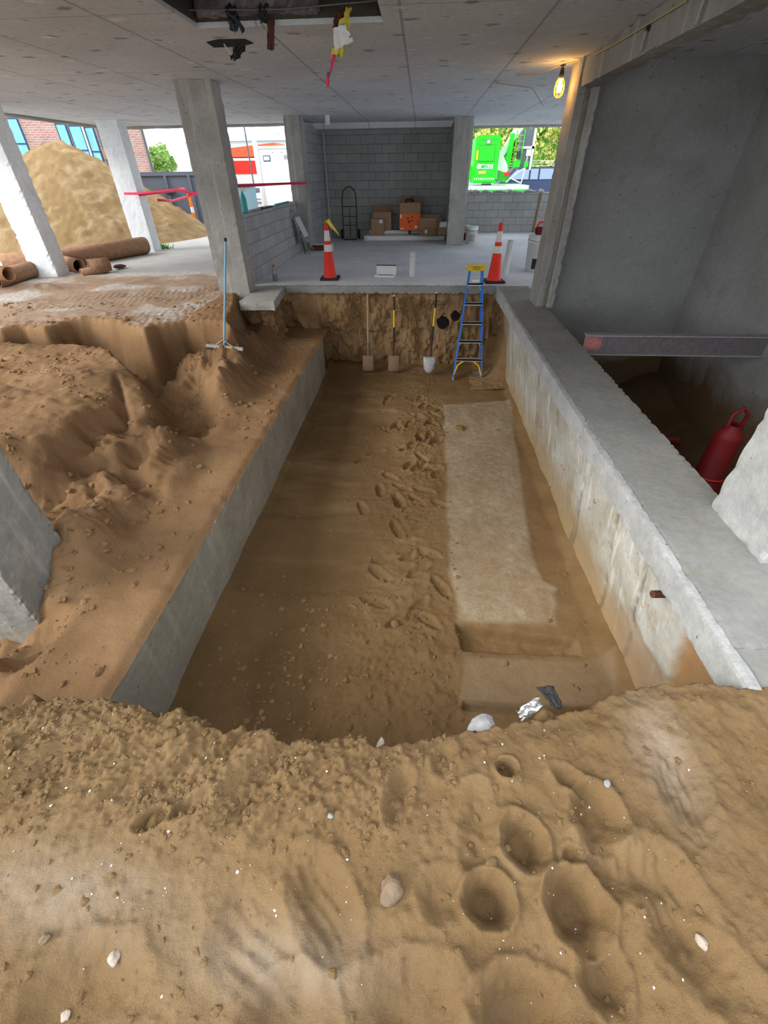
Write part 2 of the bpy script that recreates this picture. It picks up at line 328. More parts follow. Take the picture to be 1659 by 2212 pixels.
def tag(o, label, cat, group=None, kind=None):
    o['label'] = label; o['category'] = cat
    if group: o['group'] = group
    if kind: o['kind'] = kind
    return o
def struct(o, label=None):
    o['kind'] = 'structure'
    if label: o['label'] = label
    return o
def dup(root, loc, rz=None, label=None):
    r = root.copy(); C.collection.objects.link(r); r.location = loc
    if rz is not None: r.rotation_euler = (0, 0, rz)
    if label: r['label'] = label
    for ch in list(root.children):
        c = ch.copy(); C.collection.objects.link(c); c.parent = r
        for g in list(ch.children):
            d = g.copy(); C.collection.objects.link(d); d.parent = c
    return r
def rough(o, cuts, amp, size=0.15, chip=0.02, seed=0.0, smooth=False):
    chip *= 0.55; amp *= 0.8
    """subdivide a blocky mesh, roughen its faces and chip its arrises"""
    me = o.data; bm = bmesh.new(); bm.from_mesh(me)
    for _ in range(60):
        es = [e for e in bm.edges if e.calc_length() > cuts]
        if not es: break
        bmesh.ops.subdivide_edges(bm, edges=es, cuts=1, use_grid_fill=True)
        if len(bm.verts) > 60000: break
    bmesh.ops.triangulate(bm, faces=[f for f in bm.faces if len(f.verts) > 4])
    bm.normal_update(); mv = []
    for v in bm.verts:
        sharp = any(len(e.link_faces) == 2 and e.link_faces[0].normal.dot(e.link_faces[1].normal) < 0.6 for e in v.link_edges)
        p = v.co / size + Vector((seed, seed * 1.3, seed * 0.7)); n = mnoise.fractal(p, 1.0, 2.0, 4)
        d = n * amp
        if sharp: d -= chip * max(0.0, mnoise.noise(p * 2.6) + 0.55 * mnoise.noise(p * 6.1) + 0.1) * 1.6
        mv.append(v.normal * d)
    for v, d in zip(bm.verts, mv): v.co += d
    for f in bm.faces: f.smooth = smooth
    bm.to_mesh(me); bm.free(); return o
def rbox(name, a, b, mat, cuts=0.12, amp=0.006, chip=0.03, seed=0.0, parent=None):
    return rough(MB().box(a, b).build(name, mat, parent), cuts, amp, 0.15, chip, seed)
def grid_obj(name, x0, x1, y0, y1, step, fn, mat, keep=None):
    nx = int(round((x1 - x0) / step)) + 1; ny = int(round((y1 - y0) / step)) + 1
    X, Y = np.meshgrid(np.linspace(x0, x1, nx), np.linspace(y0, y1, ny)); res = fn(X, Y); Z, K, W = res
    return surf(name, np.stack([X, Y, Z], -1), K, W, mat)
def surf(name, P, K, W, mat):
    ny, nx = P.shape[:2]; co = P.reshape(-1, 3).astype(np.float32)
    idx = np.arange(nx * ny).reshape(ny, nx)
    q = np.stack([idx[:-1, :-1], idx[:-1, 1:], idx[1:, 1:], idx[1:, :-1]], -1).reshape(-1, 4)
    me = bpy.data.meshes.new(name); me.vertices.add(len(co)); me.vertices.foreach_set('co', co.ravel())
    me.loops.add(q.size); me.loops.foreach_set('vertex_index', q.ravel().astype(np.int32))
    me.polygons.add(len(q)); me.polygons.foreach_set('loop_start', np.arange(0, q.size, 4, dtype=np.int32))
    me.polygons.foreach_set('use_smooth', np.ones(len(q), bool)); me.update(calc_edges=True)
    for nm, arr in (('k', K), ('dark_tone', W)):
        a = me.attributes.new(nm, 'FLOAT', 'POINT'); a.data.foreach_set('value', np.ascontiguousarray(np.broadcast_to(arr, (ny, nx))).astype(np.float32).ravel())
    me.materials.append(mat); o = bpy.data.objects.new(name, me); C.collection.objects.link(o); return o
def text_mesh(body, size, mat, parent, loc, rot, name='lettering', depth=0.002, bold=False):
    cu = bpy.data.curves.new(name, 'FONT'); cu.body = body; cu.size = size; cu.extrude = depth; cu.align_x = 'CENTER'; cu.align_y = 'CENTER'
    if bold: cu.offset = size * 0.02
    t = bpy.data.objects.new(name, cu); C.collection.objects.link(t); bpy.context.view_layer.update()
    me = bpy.data.meshes.new_from_object(t.evaluated_get(bpy.context.evaluated_depsgraph_get()))
    bpy.data.objects.remove(t); me.materials.clear(); me.materials.append(mat)
    o = bpy.data.objects.new(name, me); C.collection.objects.link(o); o.parent = parent; o.location = loc; o.rotation_euler = rot; return o
R90 = math.pi / 2
# ================================================================== THE BUILDING SHELL
CZ = 2.65                                   # ceiling height
hx0, hx1, hy0, hy1 = -2.02, -0.38, 4.55, 5.5   # broken opening in the ceiling
mb = MB()
for (a, b) in (((-8.6, 8.6), (-6.6, 15.1)), ((-6.6, 6.2), (-4.9, 15.1)), ((-4.9, 1.5), (hx0, 15.1)), ((hx1, 1.5), (1.95, 15.1)), ((hx0, 1.5), (hx1, hy0)), ((hx0, hy1), (hx1, 15.1)), ((1.95, 1.5), (4.4, 7.45)), ((1.95, 7.45), (9.0, 17.5)), ((-3.1, 15.1), (1.95, 17.5))):  # unseen near and left edges cut back to let daylight in
    mb.box((a[0], a[1], CZ), (b[0], b[1], CZ + 0.28))
ceil = struct(mb.build('ceiling', M['conc_ceil']))
o = MB().box((hx0 - .3, hy0 - .3, CZ + 1.3), (hx1 + .3, hy1 + .3, CZ + 1.4)).box((hx0 - .3, hy0 - .3, CZ + .281), (hx0 - .1, hy1 + .3, CZ + 1.3)).box((hx1 + .1, hy0 - .3, CZ + .281), (hx1 + .3, hy1 + .3, CZ + 1.3)).box((hx0 - .1, hy0 - .3, CZ + .281), (hx1 + .1, hy0 - .1, CZ + 1.3)).box((hx0 - .1, hy1 + .1, CZ + .281), (hx1 + .1, hy1 + .3, CZ + 1.3)).box((hx0, hy1 - .02, CZ + .035), (hx1, hy1, CZ + .281)).box((hx0, hy0, CZ + .03), (hx0 + .02, hy1 - .02, CZ + .281)).box((hx1 - .02, hy0, CZ + .03), (hx1, hy1 - .02, CZ + .281)).build('ceiling_recess', plain('shaded_void_lining', (.07, .06, .05), .9, var=.2)); struct(o)  # recess and added lining strips coloured dark to stand for shade
# thin drip edge along the outer rim of the ceiling, and a dropped soffit over the store at the back
o = MB().box((-8.66, 8.6, CZ - .05), (-8.5, 15.1, CZ)).box((-8.66, 14.98, CZ - .05), (-3.1, 15.16, CZ)).build('trim_1', M['conc']); struct(rough(o, .5, .01, .3, .02, 2))
o = MB().box((-3.05, 15.15, 2.53), (0.74, 15.8, CZ)).build('ceiling_soffit', M['conc_ceil']); struct(o)
o = MB().box((0.76, 17.05, 2.60), (8.5, 17.3, CZ)).build('trim_2', M['conc']); struct(o)
# slab at the back
mb = MB().box((-3.6, 8.72, -0.13), (9.0, 17.6, 0.0))
fl = mb.build('floor', M['conc_floor']); struct(fl)
o = rbox('trim_3', (-2.46, 8.64, -0.12), (1.41, 8.73, 0.003), M['conc_curb'], .06, .006, .03, 3); struct(o)
# ledge at the left of the pit, its side running back at an angle
ledge = [(-2.92, 7.45, -.14), (-2.34, 7.45, -.14), (-2.48, 8.74, -.14), (-3.5, 8.74, -.14), (-3.5, 8.43, -.14), (-2.92, 8.43, -.14)]
o = MB().prism(ledge, (0, 0, .14)).build('floor_ledge', M['conc']); struct(rough(o, .08, .004, .15, .02, 4))
# slab strip along the right side of the pit, with its white sawn edge
o = rbox('floor_strip', (1.43, 1.2, -0.15), (1.97, 8.72, 0.0), M['conc_curb'], .05, .003, .020, 5); struct(o)
o = rbox('trim_4', (1.385, 1.0, -0.16), (1.436, 8.72, 0.004), M['conc_edge'], .03, .005, .012, 6); struct(o)
o = MB().box((1.43, -2.2, -0.15), (4.3, 1.21, -0.012)).box((1.965, 1.2, -0.15), (4.07, 2.26, -0.012)).build('floor_corner', M['conc_curb']); struct(o)
o = MB().box((1.97, 7.67, -0.13), (9.0, 8.72, 0.0)).build('floor_back', M['conc_floor']); struct(o)
# concrete beam over the right side and the jamb under its far end
o = rbox('beam_right', (1.82, 1.5, 2.39), (2.03, 7.7, CZ), M['conc_col'], .12, .008, .03, 7); struct(o)
jamb = MB().box((1.80, 7.22, -0.02), (1.90, 7.70, CZ)).build('wall_jamb', M['conc_col']); struct(rough(jamb, .05, .006, .12, .016, 8))
j2 = MB().box((1.89, 7.27, -0.02), (1.965, 7.66, 2.42)).build('wall_jamb_core', M['conc_foot']); struct(rough(j2, .05, .014, .06, .02, 9))
j3 = MB().box((1.955, 7.2, -0.02), (2.055, 7.66, 2.40)).build('wall_jamb_edge', M['conc_col']); struct(rough(j3, .04, .008, .10, .022, 10))
# shaft on the right
SH = [(2.05, 7.46), (4.08, 7.46), (4.08, -1.0)]
def wallplane(name, p0, p1, z0, z1, th, mat, step=0.25, amp=0.006):
    d = (Vector((p1[0], p1[1], 0)) - Vector((p0[0], p0[1], 0))); n = Vector((d.y, -d.x, 0)).normalized()
    v = [Vector((p0[0], p0[1], z0)), Vector((p1[0], p1[1], z0)), Vector((p1[0], p1[1], z1)), Vector((p0[0], p0[1], z1))]
    return MB().prism(v, tuple(-n * th)).build(name, mat)
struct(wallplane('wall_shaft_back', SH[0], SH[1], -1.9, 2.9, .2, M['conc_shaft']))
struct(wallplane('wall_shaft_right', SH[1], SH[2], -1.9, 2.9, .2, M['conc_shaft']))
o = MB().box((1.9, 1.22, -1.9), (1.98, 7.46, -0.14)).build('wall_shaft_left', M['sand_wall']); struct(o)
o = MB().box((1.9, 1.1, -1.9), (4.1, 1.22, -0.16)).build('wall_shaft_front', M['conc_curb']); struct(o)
# dirt floor of the shaft, its soil colour darkened to stand for shade
def shaft_floor(X, Y):
    Z = -1.62 + .05 * fbm(X, Y, .6, 4, 77) + .30 * sstep(3.2, 4.1, X) + .25 * sstep(6.4, 7.4, Y) + clods(X, Y, .12, .4, 71) * .3
    return Z, np.zeros_like(Z), np.zeros_like(Z)
o = grid_obj('floor_shaft', 1.9, 4.1, 1.2, 7.5, .05, shaft_floor, M['soil_shaded']); struct(o)
# block walls at the back
o = MB().box((-2.95, 15.8, 0), (0.9, 16.0, 2.6)).build('wall_back', M['block_x']); struct(o)
o = MB().box((0.9, 17.2, 0), (8.6, 17.4, 1.06)).build('wall_right_back', M['block_x']); struct(rough(o, .25, .004, .2, .02, 12))
o = MB().box((0.76, 14.3, 0), (0.88, 17.4, 2.6)).build('wall_divider', M['block_y']); struct(o)
o = MB().box((-3.3, 8.72, 0), (-3.12, 13.1, 1.07)).build('wall_left_low', M['block_y']); struct(rough(o, .2, .003, .2, .02, 13))
o = MB().prism([(-3.0, 13.5, 0), (-2.87, 15.85, 0), (-3.1, 15.85, 0), (-3.2, 13.5, 0)], (0, 0, 2.6)).build('wall_left_back', M['block_y']); struct(o)
# concrete columns
def column(name, a, b, mat, label, seed, cuts=.09, chip=.03):
    o = rbox(name, a, b, mat, cuts, .008, chip, seed); tag(o, label, 'column'); return o
column('concrete_column', (-3.46, 8.05, -1.0), (-2.93, 8.42, CZ), M['conc_col'], 'large grey concrete column with the blue-handled squeegee at its foot', 14, .07, .025)
column('concrete_column', (-3.19, 12.95, -0.02), (-2.84, 13.52, CZ), M['conc_col'], 'rough pale concrete column at the far end of the low block wall', 15)
o = column('concrete_column', (0.745, 14.05, 0.0), (1.21, 14.4, CZ), M['conc_col'], 'slim stained concrete column beside the white buckets', 16)
column('concrete_column', (-7.72, 13.1, -0.1), (-7.2, 13.5, CZ), M['white_paint'], 'white painted column in front of the sand pile, red tape around it', 17, .1, .01)
column('concrete_column', (-7.95, 9.45, -0.2), (-7.42, 9.85, CZ), M['white_paint'], 'leftmost column with cracked peeling white paint by the rusty pipes', 18, .07, .04)
column('concrete_column', (-3.15, 1.72, -1.15), (-2.62, 2.22, CZ), M['conc_col'], 'mottled concrete column at the left edge sunk into the nearby sand', 19, .05, .03)
column('concrete_column', (1.86, 1.74, -0.015), (2.42, 2.24, 2.4), M['conc_edge'], 'rough pale concrete column standing on the slab strip at the right edge', 20, .04, .022)
# footing on the left of the pit and the retaining wall on the right
o = rbox('concrete_footing', (-2.25, 0.75, -1.5), (-1.695, 7.95, -0.735), M['conc_foot'], .08, .006, .02, 21); struct(o)
def retain():
    ys = np.arange(0.6, 8.75, .03); zs = np.linspace(-1.5, -.10, 60); Y, Z = np.meshgrid(ys, zs)
    t = (-Z - .12) / 1.28; X = 1.485 + .20 * np.clip(t, 0, 1.1) + .010 * fbm(Y, Z, .5, 4, 31) + .004 * fbm(Y, Z, .06, 3, 32)
    W = 0 * X; rg = fbm(Y, Z, .12, 3, 37)
    for yj, w in ((2.05, .012), (2.55, .010), (3.35, .012), (3.42, .008), (4.35, .012), (5.25, .012), (5.33, .008), (6.2, .012), (7.1, .01)):
        e = np.exp(-((Y - yj - .02 * Z) / w) ** 2); X = X + .022 * e; W = np.maximum(W, e * .75 * (rg > -.25)) + .3 * np.exp(-((Y - yj - .02 * Z) / .05) ** 2) * sstep(-.1, .4, rg)
    X = X - .05 * sstep(-1.15, -1.42, Z) * (0.6 + .4 * fbm(Y, Z, .4, 3, 33))
    # hollow where the wall is broken away near the front, filled with sand
    tri = [px(a, b, 1.56)[1:] for a, b in ((1502, 1335), (1600, 1490), (1400, 1520), (1440, 1440))]; sd = poly_sdf(Y, Z, tri) + .03 * fbm(Y, Z, .2, 4, 38)
    K = sstep(-.01, .02, sd); K = np.maximum(K, .55 * sstep(.1, -.1, Z - (-.85 + (1.6 - Y) * .18) + .25 * fbm(Y, Z, .35, 4, 36)) * sstep(3.2, 1.8, Y)); K = np.maximum(K, .8 * sstep(7.3, 8.0, Y + .3 * Z + .2 * fbm(Y, Z, .3, 3, 39)))
    X = X + .05 * K; P = np.stack([X, Y, Z], -1); return surf('wall_retaining', P, K, np.clip(W, 0, .8), M['conc_retain'])
struct(retain())
# rust stained tie marks and stub on the retaining wall
for i, (yy, zz) in enumerate(((1.95, -.62), (2.35, -.72), (3.0, -.55), (3.08, -.68), (3.9, -.8), (4.0, -.82), (5.0, -.7), (5.05, -.9), (6.3, -.6), (3.2, -1.2), (4.6, -1.18))):
    X = 1.485 + .2 * (-zz - .12) / 1.28
    tag(MB().lathe((X + .01, yy, zz), [(.0, -.03), (.014, -.03), (.02, -.012), (.022, .01)], 8, Vector((-1, 0, .1))).build('tie_stub', M['rust']),
        'rusty cone of a form tie sticking out of the pale retaining wall', 'form tie', 'rusty form ties in the retaining wall')
a = px(1452, 1272, 1.50); b = (1.62, a[1] - .0, a[2] - .02)
tag(MB().tube([(1.395, a[1] - .02, a[2] - .03), (1.62, a[1] + .02, a[2] - .06)], .022, 12).build('pipe_stub', M['rust_dark']), 'short dark rusty pipe end poking out under the slab edge', 'pipe')

# ================================================================== SAND
# --- near bank with footprints
rim_px = [(-330, 1500), (-150, 1530), (0, 1535), (100, 1518), (180, 1516), (240, 1532), (330, 1552), (375, 1540), (440, 1560), (500, 1582), (560, 1586), (600, 1612), (640, 1600), (700, 1600), (740, 1597), (790, 1612), (835, 1622), (890, 1605), (950, 1592), (1010, 1580), (1080, 1565), (1160, 1552), (1235, 1543), (1285, 1530), (1330, 1498), (1370, 1486), (1440, 1478), (1520, 1476), (1600, 1488), (1680, 1500), (1900, 1500)]
rim = [pz(x, y, 0.0)[:2] for x, y in rim_px] + [(3.4, 0.9), (3.4, -1.5), (-4.0, -1.5), (-4.0, 0.6)]
def pit(X, Y, cx, cy, rx, ry, ang, depth, ridge=.25):
    (wx, wy, _) = pz(cx, cy, 0); s = 1 / 740.0; a = math.radians(ang)
    u = ((X - wx) * math.cos(a) + (Y - wy) * math.sin(a)) / (rx * s); v = (-(X - wx) * math.sin(a) + (Y - wy) * math.cos(a)) / (ry * s)
    r = np.sqrt(u * u + v * v) * (1 + .12 * fbm(X, Y, .05, 2, int(cx)))
    d = -depth * (1 - sstep(.35, 1.02, r)) + depth * ridge * np.exp(-((r - 1.18) / .16) ** 2)
    return d, u, v, r
prints = [ # px x, px y, rx, ry, angle, depth
    (1055, 1945, 52, 46, 0, .060), (1245, 1962, 62, 64, 0, .065), (1130, 1822, 50, 56, 20, .05), (1290, 1760, 62, 70, -20, .045), (1092, 1662, 28, 24, 0, .045),
    (1320, 1865, 80, 62, -30, .022), (1455, 1945, 78, 100, 10, .026), (1300, 2100, 45, 60, 10, .030), (1235, 1852, 26, 22, 0, .02), (1480, 1700, 62, 100, -10, .02),
    (700, 1950, 62, 100, 40, .030), (560, 2050, 80, 120, 55, .014), (860, 1720, 34, 70, -10, .022), (1030, 1790, 40, 95, -10, .018), (960, 1935, 60, 45, 0, .018),
    (1130, 2190, 90, 60, 0, .045), (900, 2170, 110, 70, 0, .03), (150, 2160, 120, 80, 20, .03), (620, 2190, 80, 60, 0, .03), (1520, 2080, 120, 60, -30, .025), (960, 1640, 50, 30, 60, .02), (1240, 1690, 60, 26, -30, .022), (420, 1740, 60, 24, 30, .03), (330, 1770, 40, 22, 30, .035)]
def near_bank(X, Y):
    sd = poly_sdf(X, Y, rim) + .022 * fbm(X, Y, .10, 4, 5) + .018 * fbm(X, Y, .035, 3, 6)
    pxs = 740.0
    lm = sstep(0.15, -0.25, X) * sstep(.30, .52, Y)          # clody slump at the upper left
    Z = .034 * fbm(X, Y, .55, 4, 1) + .016 * fbm(X, Y, .14, 4, 2) + .0045 * fbm(X, Y, .03, 3, 3)
    # slumped layers running down to the left
    sx = X * .62 + Y * .78; sy = -X * .78 + Y * .62
    Z = Z + lm * (.030 * fbm(sx * .35, sy * 1.9, .12, 5, 11, .6) + .022 * np.abs(fbm(sx * .5, sy * 1.6, .16, 3, 12)))
    Z = Z + lm * (clods(X, Y, .045, .45, 20) * .32 + clods(X + 3, Y, .022, .6, 24) * .7 + .0045 * np.abs(fbm(X, Y, .02, 2, 26)) * 3)
    q = fbm(sx * .4, sy * 1.6, .16, 3, 15, .5) * 6; fq = np.floor(q); Z = Z + lm * .010 * (fq + sstep(.62, .8, q - fq))
    mid = sstep(.9, .1, X) * sstep(.02, .4, Y); Z = Z + mid * clods(X + 7, Y, .030, .16, 28) * .5
    Z = Z + clods(X + 11, Y + 2, .018, .07, 33) * .6
    # scrape streaks on the right
    rs = sstep(.35, .7, X); tx = X * .82 + Y * .57; ty = -X * .57 + Y * .82
    Z = Z + rs * .0045 * fbm(tx * .12, ty * 1.0, .022, 3, 41)
    ridged = 1 - np.abs(fbm(X, Y, .35, 3, 55)) * 6; Z = Z + .009 * np.clip(ridged, 0, 1) * sstep(-.2, .3, X)
    for i, p in enumerate(prints):
        d, u, v, r = pit(X, Y, *p); Z = Z + d * 1.35
        if i in (5, 6, 9, 10, 11): Z = Z + .0035 * np.sin(u * 16 + 2 * np.sin(v * 3)) * (1 - sstep(.7, .95, r))
    # long smooth furrow ends near the rim
    Z = Z + .028 * lm * sstep(.45, .72, Y)
    Z = Z - .02 * sstep(.10, .0, sd) 
    Z = Z + .03 * sstep(1.35, 1.6, X)
    drop = sstep(0.0, -.16, sd); Z = Z * (1 - drop) + drop * (-1.55)
    K = sstep(.25, .62, fbm(X, Y, .42, 4, 60)) * .8 * sstep(.55, .15, Y) + .5 * np.exp(-(((X + 1.0) / .35) ** 2 + ((Y - .22) / .10) ** 2)) + .6 * np.exp(-(((X - .95) / .10) ** 2 + ((Y - .75) / .2) ** 2)) + .5 * np.exp(-(((X + .3) / .25) ** 2 + ((Y - .12) / .08) ** 2))
    # coarse fill is damper
    return Z, np.clip(K, 0, .85) * (1 - drop), np.zeros_like(Z)
nb = grid_obj('ground_near', -2.7, 2.3, -0.7, 1.32, .0062, near_bank, M['sand_near']); struct(nb)
# --- ground left of the pit
def P2(l, z): return [pz(x, y, z)[:2] for x, y in l]
plA = P2([(-900, 700), (-500, 712), (-200, 716), (0, 712), (50, 700), (95, 708), (150, 692), (190, 690), (250, 697), (310, 712), (335, 700), (400, 690), (445, 692), (478, 694), (496, 700)], 0.0) + [(-3.02, 7.3), (-3.2, 8.1), (-3.6, 8.3), (-3.6, 12.5), (-14, 12.5), (-14, 7)]
plB = P2([(-700, 760), (-300, 738), (0, 735), (60, 742), (148, 742), (236, 757), (270, 788)], -.12) + P2([(300, 826)], -.22) + P2([(318, 905), (300, 925), (282, 870)], -.42) + P2([(262, 830)], -.3) + P2([(228, 856), (186, 873), (148, 892), (128, 912), (80, 936), (0, 958), (-200, 1000), (-700, 1100)], -.12)
plC = P2([(-500, 1010), (-100, 1000), (0, 1003), (40, 1008), (75, 1000), (105, 965), (150, 925), (135, 905), (60, 935), (0, 955), (-500, 1000)], -.28)
lump = P2([(345, 1030), (375, 1003), (425, 1012), (447, 1035), (438, 1085), (425, 1130), (385, 1165), (345, 1120)], -.55)
mound = P2([(430, 828), (465, 770), (520, 750), (560, 770), (610, 790), (640, 812), (620, 850), (560, 880), (480, 862)], -.45)
base_pts = [pz(x, y, z) for x, y, z in [(340, 795, -.66), (400, 790, -.68), (450, 770, -.62), (430, 800, -.68), (420, 860, -.74), (370, 840, -.74), (390, 905, -.76), (450, 950, -.72), (350, 960, -.76), (500, 905, -.68), (540, 890, -.62), (590, 870, -.62), (650, 775, -.66), (620, 850, -.68), (560, 960, -.68), (500, 1000, -.66), (470, 1060, -.68), (400, 1200, -.72), (330, 1400, -.78), (200, 1400, -.80), (100, 1400, -.88), (60, 1450, -.92), (240, 1290, -.72), (330, 1250, -.74), (180, 1180, -.62), (150, 1260, -.66), (300, 1080, -.58), (230, 1060, -.52), (190, 1010, -.45), (250, 980, -.46), (300, 1000, -.58), (160, 1120, -.62), (330, 1130, -.68), (60, 1330, -1.0), (20, 1380, -1.0), (-100, 1200, -.8), (-300, 1200, -.6), (-400, 1500, -.9), (485, 752, -.33), (520, 742, -.36), (575, 738, -.55), (545, 735, -.42), (460, 770, -.48), (560, 760, -.50), (-60, 1400, -.45), (-20, 1440, -.50), (-200, 1400, -.4), (0, 725, -.30), (150, 722, -.38), (230, 728, -.48), (290, 750, -.58), (-400, 725, -.25)]]
def left_ground(X, Y):
    wob = .09 * fbm(X, Y, .9, 2, 101, .3) + .003 * fbm(X, Y, .05, 2, 102)
    Z = idw(X, Y, base_pts, 3.2) + .045 * fbm(X, Y, .5, 5, 103, .6) + .13 * np.abs(fbm(X, Y, .42, 4, 104, .45)) - .03
    q = fbm(X + .3 * Y, Y, .75, 3, 160, .5) * 7; fq = np.floor(q); Z = Z + (.055 * (fq + sstep(.62, .84, q - fq)) ) * (1 - .5 * sstep(-2.3, -2.0, X))
    q = fbm(X, Y - .4 * X, .33, 3, 163, .5) * 5; fq = np.floor(q); Z = Z + .022 * (fq + sstep(.6, .8, q - fq))
    sM = poly_sdf(X, Y, mound); Z = Z + .15 * sstep(-.12, .35, sM) * (1 + .5 * fbm(X, Y, .25, 4, 106))
    sL = poly_sdf(X, Y, lump) + wob * .3; Z = Z + .26 * sstep(-.05, .09, sL) * (1 + .4 * fbm(X, Y, .3, 3, 150))
    sC = poly_sdf(X, Y, plC) + wob; tC = -.28 + .02 * fbm(X, Y, .3, 4, 107); wC = sstep(-.26, .02, sC); Z = Z + np.maximum(0, tC - Z) * wC
    sB = poly_sdf(X, Y, plB) + wob * .7
    tB = -.12 + .03 * fbm(X, Y, .45, 4, 108) - .22 * sstep(-3.6, -2.75, X) + .02 * np.sin(Y * 9 + X * 2) * .5
    wB = sstep(-.22, .02, sB); Z = Z + np.maximum(0, tB - Z) * wB
    sA = poly_sdf(X, Y, plA) + wob; wA = sstep(-.15, .02, sA)
    # tyre and track marks on the upper level
    a = .35; tx = X * math.cos(a) + Y * math.sin(a); ty = -X * math.sin(a) + Y * math.cos(a)
    tr = 0
    for c in (7.2, 7.75, 8.75, 9.3): 
        m = np.exp(-((ty - c - .18 * np.sin(tx * .7)) / .19) ** 4); tr = tr + m * (.006 * np.tanh(2 * np.sin(tx * 62 + 9 * np.abs(ty - c))) - .010)
    for c in (-5.6, -3.7):
        m = np.exp(-((X - c - (Y - 8) * .35) / .17) ** 4) * sstep(6.3, 6.9, Y); tr = tr + m * (.008 * np.sin(Y * 60 + X * 14) - .014)
    tA = .0 + .035 * fbm(X, Y, .8, 5, 110, .55) + .02 * np.abs(fbm(X * .8, Y * 1.7, .5, 4, 152, .6)) + tr * sstep(10.4, 9.4, Y) + .10 * np.exp(-(((X + 6.9) / .28) ** 2 + ((Y - 8.3) / .25) ** 2)) * (1 + .5 * fbm(X, Y, .12, 3, 111)) + .05 * np.exp(-(((X + 4.5) / .35) ** 2 + ((Y - 7.5) / .2) ** 2))
    Z = Z + np.maximum(-.2, tA - Z) * wA
    rag = sstep(.45, .0, np.abs(sA)) + sstep(.7, .1, np.abs(sB)) * .8 + .35 + .7 * sstep(0, .3, sB) * (Y > 3.6)
    Z = Z + clods(X, Y, .13, .35, 120) * .35 * np.clip(rag, 0, 1) * (1 - .75 * sstep(.2, .5, sA)) + clods(X + 5, Y, .06, .45, 124) * .4 * np.clip(rag, 0, 1)
    Z = Z + .006 * fbm(X, Y, .07, 3, 126)
    # slope of sand from the big column down to the footing
    ft = sstep(-2.55, -2.2, X); lim = -.700 + .022 * clods(X, Y, .08, .4, 130) * 10 * .06 + .012 * fbm(X, Y, .12, 3, 131) - .03 * sstep(-1.76, -1.69, X)
    crumb = .05 * sstep(-2.0, -2.4, X) * (fbm(X, Y, .4, 3, 133) + .3)
    Z = Z * (1 - ft) + ft * (lim + np.maximum(0, crumb) + .10 * np.exp(-(((X + 2.35) / .22) ** 2 + ((Y - 5.6) / 1.1) ** 2)) + .09 * np.exp(-(((X + 2.25) / .12) ** 2 + ((Y - 3.4) / .35) ** 2)))
    Z = np.where((X > -2.95) & (Y > 7.9), np.minimum(Z, -.72), Z)
    K = (X < -3.35) * (sstep(9.3, 10.4, Y + .4 * fbm(X, Y, .9, 3, 140)) + .55 * sstep(.05, .5, fbm(X, Y, .7, 4, 141)) * wA + .2 * wA) * sstep(.02, .12, sA)
    K = np.clip(K, 0, 1); dark_tone = (1 - wA) * sstep(.9, .1, np.abs(sA)) * .7 + .35 * (1 - wA) * sstep(-.05, .35, fbm(X, Y, .9, 4, 170)) + .35 * (1 - wA) * (1 - wB) * sstep(.5, .05, np.abs(sB))  # darker below the scarps: damp cut earth plus shade put into the colour
    dark_tone = np.clip(dark_tone, 0, .75) * sstep(-1.9, -2.3, X)
    return Z, K, dark_tone
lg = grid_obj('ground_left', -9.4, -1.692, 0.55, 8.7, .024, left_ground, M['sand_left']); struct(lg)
def left_far(X, Y):
    Z, K, W = left_ground(X, Y); t = sstep(9.4, 10.8, Y); Z = Z * (1 - t) + t * (-.03); return Z, np.clip(K + .25 * sstep(9.0, 10.5, Y), 0, 1), W * 0
lf = grid_obj('ground_left_far', -12.5, -3.3, 8.7, 12.6, .04, left_far, M['sand_left']); struct(lf)
